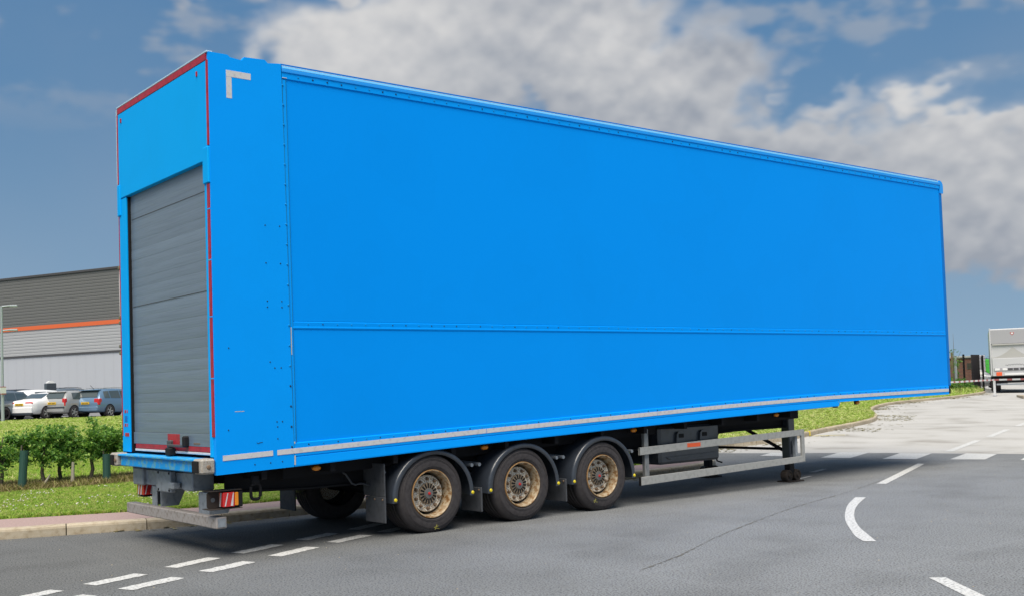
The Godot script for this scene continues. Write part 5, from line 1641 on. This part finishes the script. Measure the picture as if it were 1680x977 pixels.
func make_hedge() -> void:
	var grp := "young hedge plants on the verge"
	var zz := -8.55
	var gy := func(z: float) -> float: return G(z) + 0.12
	var list := [
		[-0.35, "hawthorn at the left edge of the picture", [[Vector3(0, 0.56, 0), Vector3(0.36, 0.28, 0.3), 26]]],
		[0.10, "hawthorn just left of the leaning green tube", [[Vector3(-0.02, 0.55, 0), Vector3(0.33, 0.26, 0.28), 26]]],
		[0.50, "thin sparse hawthorn right behind the leaning green tube", [[Vector3(-0.05, 0.78, 0), Vector3(0.26, 0.10, 0.2), 9], [Vector3(0.15, 0.5, 0), Vector3(0.2, 0.16, 0.2), 6]]],
		[0.80, "hawthorn behind the bleached stick, with a flat top", [[Vector3(0.0, 0.80, 0), Vector3(0.40, 0.15, 0.28), 20], [Vector3(0.05, 0.52, 0), Vector3(0.36, 0.24, 0.25), 20]]],
		[1.12, "full hawthorn with a stout dark trunk in mid hedge", [[Vector3(0.0, 0.70, 0), Vector3(0.43, 0.36, 0.32), 60]]],
		[1.48, "hawthorn with a curved brown trunk left of the upright tube", [[Vector3(0.0, 0.72, 0), Vector3(0.43, 0.36, 0.32), 60]]],
		[1.86, "hawthorn growing above the upright green tube", [[Vector3(-0.05, 0.68, 0), Vector3(0.34, 0.26, 0.3), 24]]],
		[2.30, "hawthorn beside the trailer bumper at the hedge's right end", [[Vector3(-0.05, 0.66, 0), Vector3(0.43, 0.36, 0.32), 60], [Vector3(0.2, 0.35, 0), Vector3(0.2, 0.2, 0.2), 8]]],
		[2.85, "hawthorn half hidden behind the grey cross member of the trailer", [[Vector3(0.0, 0.5, 0), Vector3(0.36, 0.36, 0.3), 22]]],
	]
	for it in list:
		var x: float = it[0]
		var z := zz + sin(x * 9.0) * 0.15
		var lean := sin(x * 5.0) * 0.08
		var trunk := [[[Vector3(0, -0.05, 0), Vector3(lean, 0.25, 0.02), Vector3(lean * 0.3, 0.6, 0), Vector3(lean + 0.03, 0.85, 0)], [0.038, 0.03, 0.02, 0.008]], [[Vector3(lean * 0.9, 0.40, 0.02), Vector3(0.12, 0.6, 0.06), Vector3(0.2, 0.75, 0.05)], [0.012, 0.008, 0.004]]]
		make_shrub("hedge_plant", "young " + it[1], Vector3(x, gy.call(z), z), trunk, it[2], 3000 if x > 0.7 else 1900, 0.030, grp, "hedge plant", [0.45, 0.37, 0.18])
	# plastic tree tubes
	for p in [[0.34, -8.08, 0.07, 0.66, "dark green plastic tree tube leaning to the right in the hedge"], [1.69, -8.16, 0.0, 0.52, "dark green plastic tree tube standing upright nearest the trailer"]]:
		var o := thing("tree_guard", p[4], "tree guard", Vector3(p[0], G(p[1]) + 0.10, p[1]), 0.0, "tree guards in the hedge")
		o.rotation.z = -p[2]
		var st := new_st()
		T = Transform3D(Basis(Vector3.RIGHT, -PI / 2), Vector3.ZERO)
		lathe(st, [Vector2(0.066, 0.0), Vector2(0.062, p[3] * 0.5), Vector2(0.064, p[3]), Vector2(0.056, p[3]), Vector2(0.054, 0.05)], 16)
		T = Transform3D.IDENTITY
		part("tube", st, mats.tube_green, o)
		st = new_st()
		tube(st, [Vector3(-0.02, 0, -0.085), Vector3(-0.02, p[3] + 0.08, -0.08)], 0.014, 6)
		part("stake", st, mats.bark, o)
	var sk := thing("stick", "bleached bare stick leaning by the white stones", "stick", Vector3(0.70, G(-8.3) + 0.1, -8.3))
	var s1 := new_st()
	tube(s1, [Vector3(0, 0, 0), Vector3(0.06, 0.12, 0), Vector3(0.13, 0.24, 0.02)], [0.024, 0.022, 0.012], 7)
	part("branch", s1, mats.pale_wood, sk)
	var sk2 := thing("stake", "pale weathered stake upright in mid hedge", "stake", Vector3(1.16, G(-8.25) + 0.1, -8.25))
	s1 = new_st()
	tube(s1, [Vector3(0, -0.05, 0), Vector3(0.01, 0.2, 0), Vector3(0.02, 0.42, 0.0)], [0.034, 0.03, 0.022], 7)
	part("shaft", s1, mats.pale_wood, sk2)
	var k := 0
	for p in [[0.56, -8.2, 0.075, "larger whitish stone on the hedge bank"], [0.67, -8.12, 0.05, "smaller whitish stone beside the bleached stick"], [0.42, -8.3, 0.045, "small pale stone beside the leaning green tube"]]:
		var o := thing("stone", p[3], "stone", Vector3(p[0], G(p[1]) + 0.11, p[1]), k * 1.1, "stones under the hedge")
		var st := new_st()
		var rr := []
		for j in 5:
			rr.append(Vector2(p[2] * [0.6, 1.0, 0.95, 0.6, 0.0][j], p[2] * [0.0, 0.25, 0.55, 0.85, 0.95][j]))
		T = Transform3D(Basis(Vector3.RIGHT, -PI / 2) * Basis.from_scale(Vector3(1.3, 0.9, 1.0)), Vector3.ZERO)
		lathe(st, rr, 7)
		T = Transform3D.IDENTITY
		part("rock", st, mats.stone_white, o)
		k += 1
	# shrubs by the fence far right
	make_shrub("shrub", "green weedy shrub at the foot of the fence, beside the trailer front", Vector3(57.6, G(-23.9) + 0.1, -24.3), [[[Vector3.ZERO, Vector3(0, 0.5, 0)], [0.03, 0.01]]], [[Vector3(0, 0.45, 0), Vector3(0.8, 0.55, 0.5), 30]], 1600, 0.05, "weeds by the fence")
	make_shrub("shrub", "dark rounded shrub in front of the brick hut's lower wall", Vector3(59.75, G(-24.5) + 0.1, -24.75), [[[Vector3.ZERO, Vector3(0, 0.5, 0)], [0.04, 0.01]]], [[Vector3(0, 0.5, 0), Vector3(0.7, 0.6, 0.5), 34]], 1800, 0.05, "weeds by the fence", "shrub", [0.9, 0.1, 0.0])
	make_shrub("shrub", "low bright shrub at the end of the grass by the barrier", Vector3(61.0, G(-25) + 0.1, -25.0), [[[Vector3.ZERO, Vector3(0, 0.4, 0)], [0.03, 0.01]]], [[Vector3(0, 0.22, 0), Vector3(0.8, 0.25, 0.4), 30]], 1200, 0.045, "weeds by the fence")
	make_shrub("climber", "leafy climber hanging over the fence left of the hut window", Vector3(60.6, G(-25.6) + 0.1, -25.75), [[[Vector3.ZERO, Vector3(0.1, 1.2, 0), Vector3(0.3, 2.1, 0)], [0.03, 0.02, 0.01]]], [[Vector3(0.35, 1.85, 0.0), Vector3(0.55, 0.35, 0.15), 16], [Vector3(0.2, 1.1, 0.0), Vector3(0.4, 0.5, 0.15), 8]], 700, 0.05, "", "climber", [0.7, 0.3, 0.0])
	make_shrub("sapling", "thin wispy sapling rising beside the front edge of the trailer", Vector3(58.72, G(-24.8) + 0.1, -24.75), [[[Vector3.ZERO, Vector3(0.05, 1.3, 0), Vector3(0.0, 2.6, 0.1), Vector3(0.2, 3.6, 0)], [0.03, 0.022, 0.014, 0.005]], [[Vector3(0.04, 1.6, 0), Vector3(0.5, 2.5, 0.3)], [0.02, 0.006]], [[Vector3(0.02, 1.9, 0), Vector3(0.7, 2.2, 0.4)], [0.015, 0.005]]], [[Vector3(0.0, 1.7, 0.1), Vector3(0.18, 0.6, 0.3), 14], [Vector3(0.1, 2.6, 0.1), Vector3(0.2, 0.6, 0.3), 7]], 330, 0.035, "", "sapling", [0.85, 0.15, 0.0])
	# tree far behind the green board
	make_shrub("far_tree", "small dark tree peeping out between the green board and white truck", Vector3(93.6, 0.7, -40.2), [[[Vector3.ZERO, Vector3(0, 1.6, 0)], [0.12, 0.06]]], [[Vector3(0, 1.75, 0), Vector3(0.8, 0.55, 0.8), 20]], 1200, 0.11, "", "tree", [0.8, 0.2, 0.0])

func make_growth() -> void:
	var tints := [Color(0.27, 0.42, 0.06), Color(0.36, 0.50, 0.08), Color(0.20, 0.36, 0.05), Color(0.44, 0.52, 0.13), Color(0.46, 0.43, 0.18)]
	var near := tuft_mesh(7, 0.075, 0.035, 5)
	var spots := []
	var add := func(n: int, x0: float, x1: float, z0: float, z1: float) -> void:
		for i in n:
			var p := Vector2(rng.randf_range(x0, x1), rng.randf_range(z0, z1))
			if inside(p, grass_poly):
				spots.append(Vector3(p.x, G(p.y) + 0.12, p.y))
	add.call(42000, -1.6, 4.2, -10.0, -3.7)
	add.call(36000, -7.5, -1.6, -11.0, -4.4)
	add.call(24000, 0.0, 11.8, -5.2, -3.66)
	add.call(30000, -1.0, 7.5, -19.0, -10.0)
	var g := scatter("grass_blades", near, mats.grass_blade, spots, 0.45, 0.85, tints)
	g.set_meta("kind", "stuff")
	spots.clear()
	add.call(36000, 1.5, 20.0, -44.4, -19.0)
	add.call(26000, -14.0, 1.5, -44.4, -10.0)
	add.call(50000, 13.0, 34.0, -16.5, -6.3)
	add.call(26000, 30.0, 64.0, -31.0, -12.0)
	add.call(14000, 6.5, 14.0, -14.0, -4.0)
	tints = [Color(0.36, 0.46, 0.11), Color(0.42, 0.52, 0.14), Color(0.30, 0.42, 0.08), Color(0.50, 0.54, 0.20), Color(0.50, 0.46, 0.22)]
	var far := tuft_mesh(7, 0.085, 0.09, 9)
	var g2 := scatter("grass_blades", far, mats.grass_blade, spots, 0.6, 1.1, tints, 1.6)
	g2.set_meta("kind", "stuff")
	# clover heads
	spots.clear()
	for i in 46:
		var cx := rng.randf_range(-1.4, 5.0)
		var cz := rng.randf_range(-7.4, -4.5)
		add.call(12, cx - 0.25, cx + 0.25, cz - 0.2, cz + 0.2)
	add.call(500, 15.0, 34.0, -15.0, -7.0)
	var st := new_st()
	T = Transform3D(Basis(Vector3.RIGHT, -PI / 2), Vector3(0, 0.05, 0))
	lathe(st, [Vector2(0.0, 0.0), Vector2(0.015, 0.006), Vector2(0.018, 0.015), Vector2(0.010, 0.026), Vector2(0, 0.029)], 6)
	T = Transform3D.IDENTITY
	scatter("clover_flowers", mesh_of(st), mats.clover_white, spots, 0.4, 0.8, []).set_meta("kind", "stuff")
	# dry growth on the hedge bank
	spots.clear()
	add.call(7000, -1.2, 3.6, -9.1, -7.9)
	var dry := tuft_mesh(6, 0.12, 0.05, 21)
	var dt := [Color(0.36, 0.29, 0.15), Color(0.26, 0.20, 0.10), Color(0.30, 0.31, 0.10)]
	scatter("dry_grass", dry, mats.grass_blade, spots, 0.5, 1.5, dt).set_meta("kind", "stuff")
	# long weeds by the fence
	spots.clear()
	add.call(1500, 52.0, 66.0, -27.5, -23.2)
	scatter("tall_weeds", dry, mats.grass_blade, spots, 1.5, 3.5, tints).set_meta("kind", "stuff")
	# leaf litter swept along the kerb
	var lit := new_st()
	for k in 1:
		quad(lit, Vector3(-0.03, 0.004, -0.015), Vector3(-0.03, 0.006, 0.015), Vector3(0.03, 0.012, 0.018), Vector3(0.03, 0.004, -0.015))
	var ls := []
	for i in KERB.size():
		var p: Vector2 = KERB[i]
		if p.x < -2.0 or p.x > 64.0: continue
		var thick := 7 if p.x < 12 else 26
		if p.x > 19.0 and p.x < 45.0: thick = 34
		for k in thick:
			var o := absf(rng.randfn(0, 0.09 if p.x < 12 else 0.35)) + 0.02
			if p.x > 20 and p.x < 34 and rng.randf() < 0.5: o = 0.9 + rng.randfn(0, 0.22)
			if sin(p.x * 2.3) + sin(p.x * 0.9) + rng.randfn(0, 0.6) < 0.4: continue
			var q := p + Vector2(rng.randf_range(-0.25, 0.25), 0) + Vector2(0.25, 0.97) * o
			ls.append(Vector3(q.x, G(q.y) + 0.002, q.y))
	var tn := [Color(0.22, 0.18, 0.09), Color(0.13, 0.11, 0.05), Color(0.20, 0.17, 0.08), Color(0.34, 0.30, 0.19)]
	scatter("leaf_litter", mesh_of(lit), mats.grass_blade, ls, 0.5, 1.8, tn).set_meta("kind", "stuff")
	# grit and tiny pale chips on the asphalt
	var chip := new_st()
	T = Transform3D(Basis(Vector3.RIGHT, -PI / 2), Vector3.ZERO)
	lathe(chip, [Vector2(0.011, 0.0), Vector2(0.008, 0.006), Vector2(0, 0.008)], 5)
	T = Transform3D.IDENTITY
	var cs := []
	for i in 120:
		var p := Vector2(rng.randf_range(-2.5, 16), rng.randf_range(-2.6, 7))
		cs.append(Vector3(p.x, 0.0, p.y))
	for i in 500:
		var q: Vector2 = KERB[rng.randi_range(0, KERB.size() - 1)]
		if q.x > -2 and q.x < 12.0:
			cs.append(Vector3(q.x + rng.randf_range(-0.2, 0.2), G(q.y) + 0.0, q.y + absf(rng.randfn(0, 0.07))))
	scatter("grit", mesh_of(chip), mats.kerb_1, cs, 0.3, 0.75, []).set_meta("kind", "stuff")
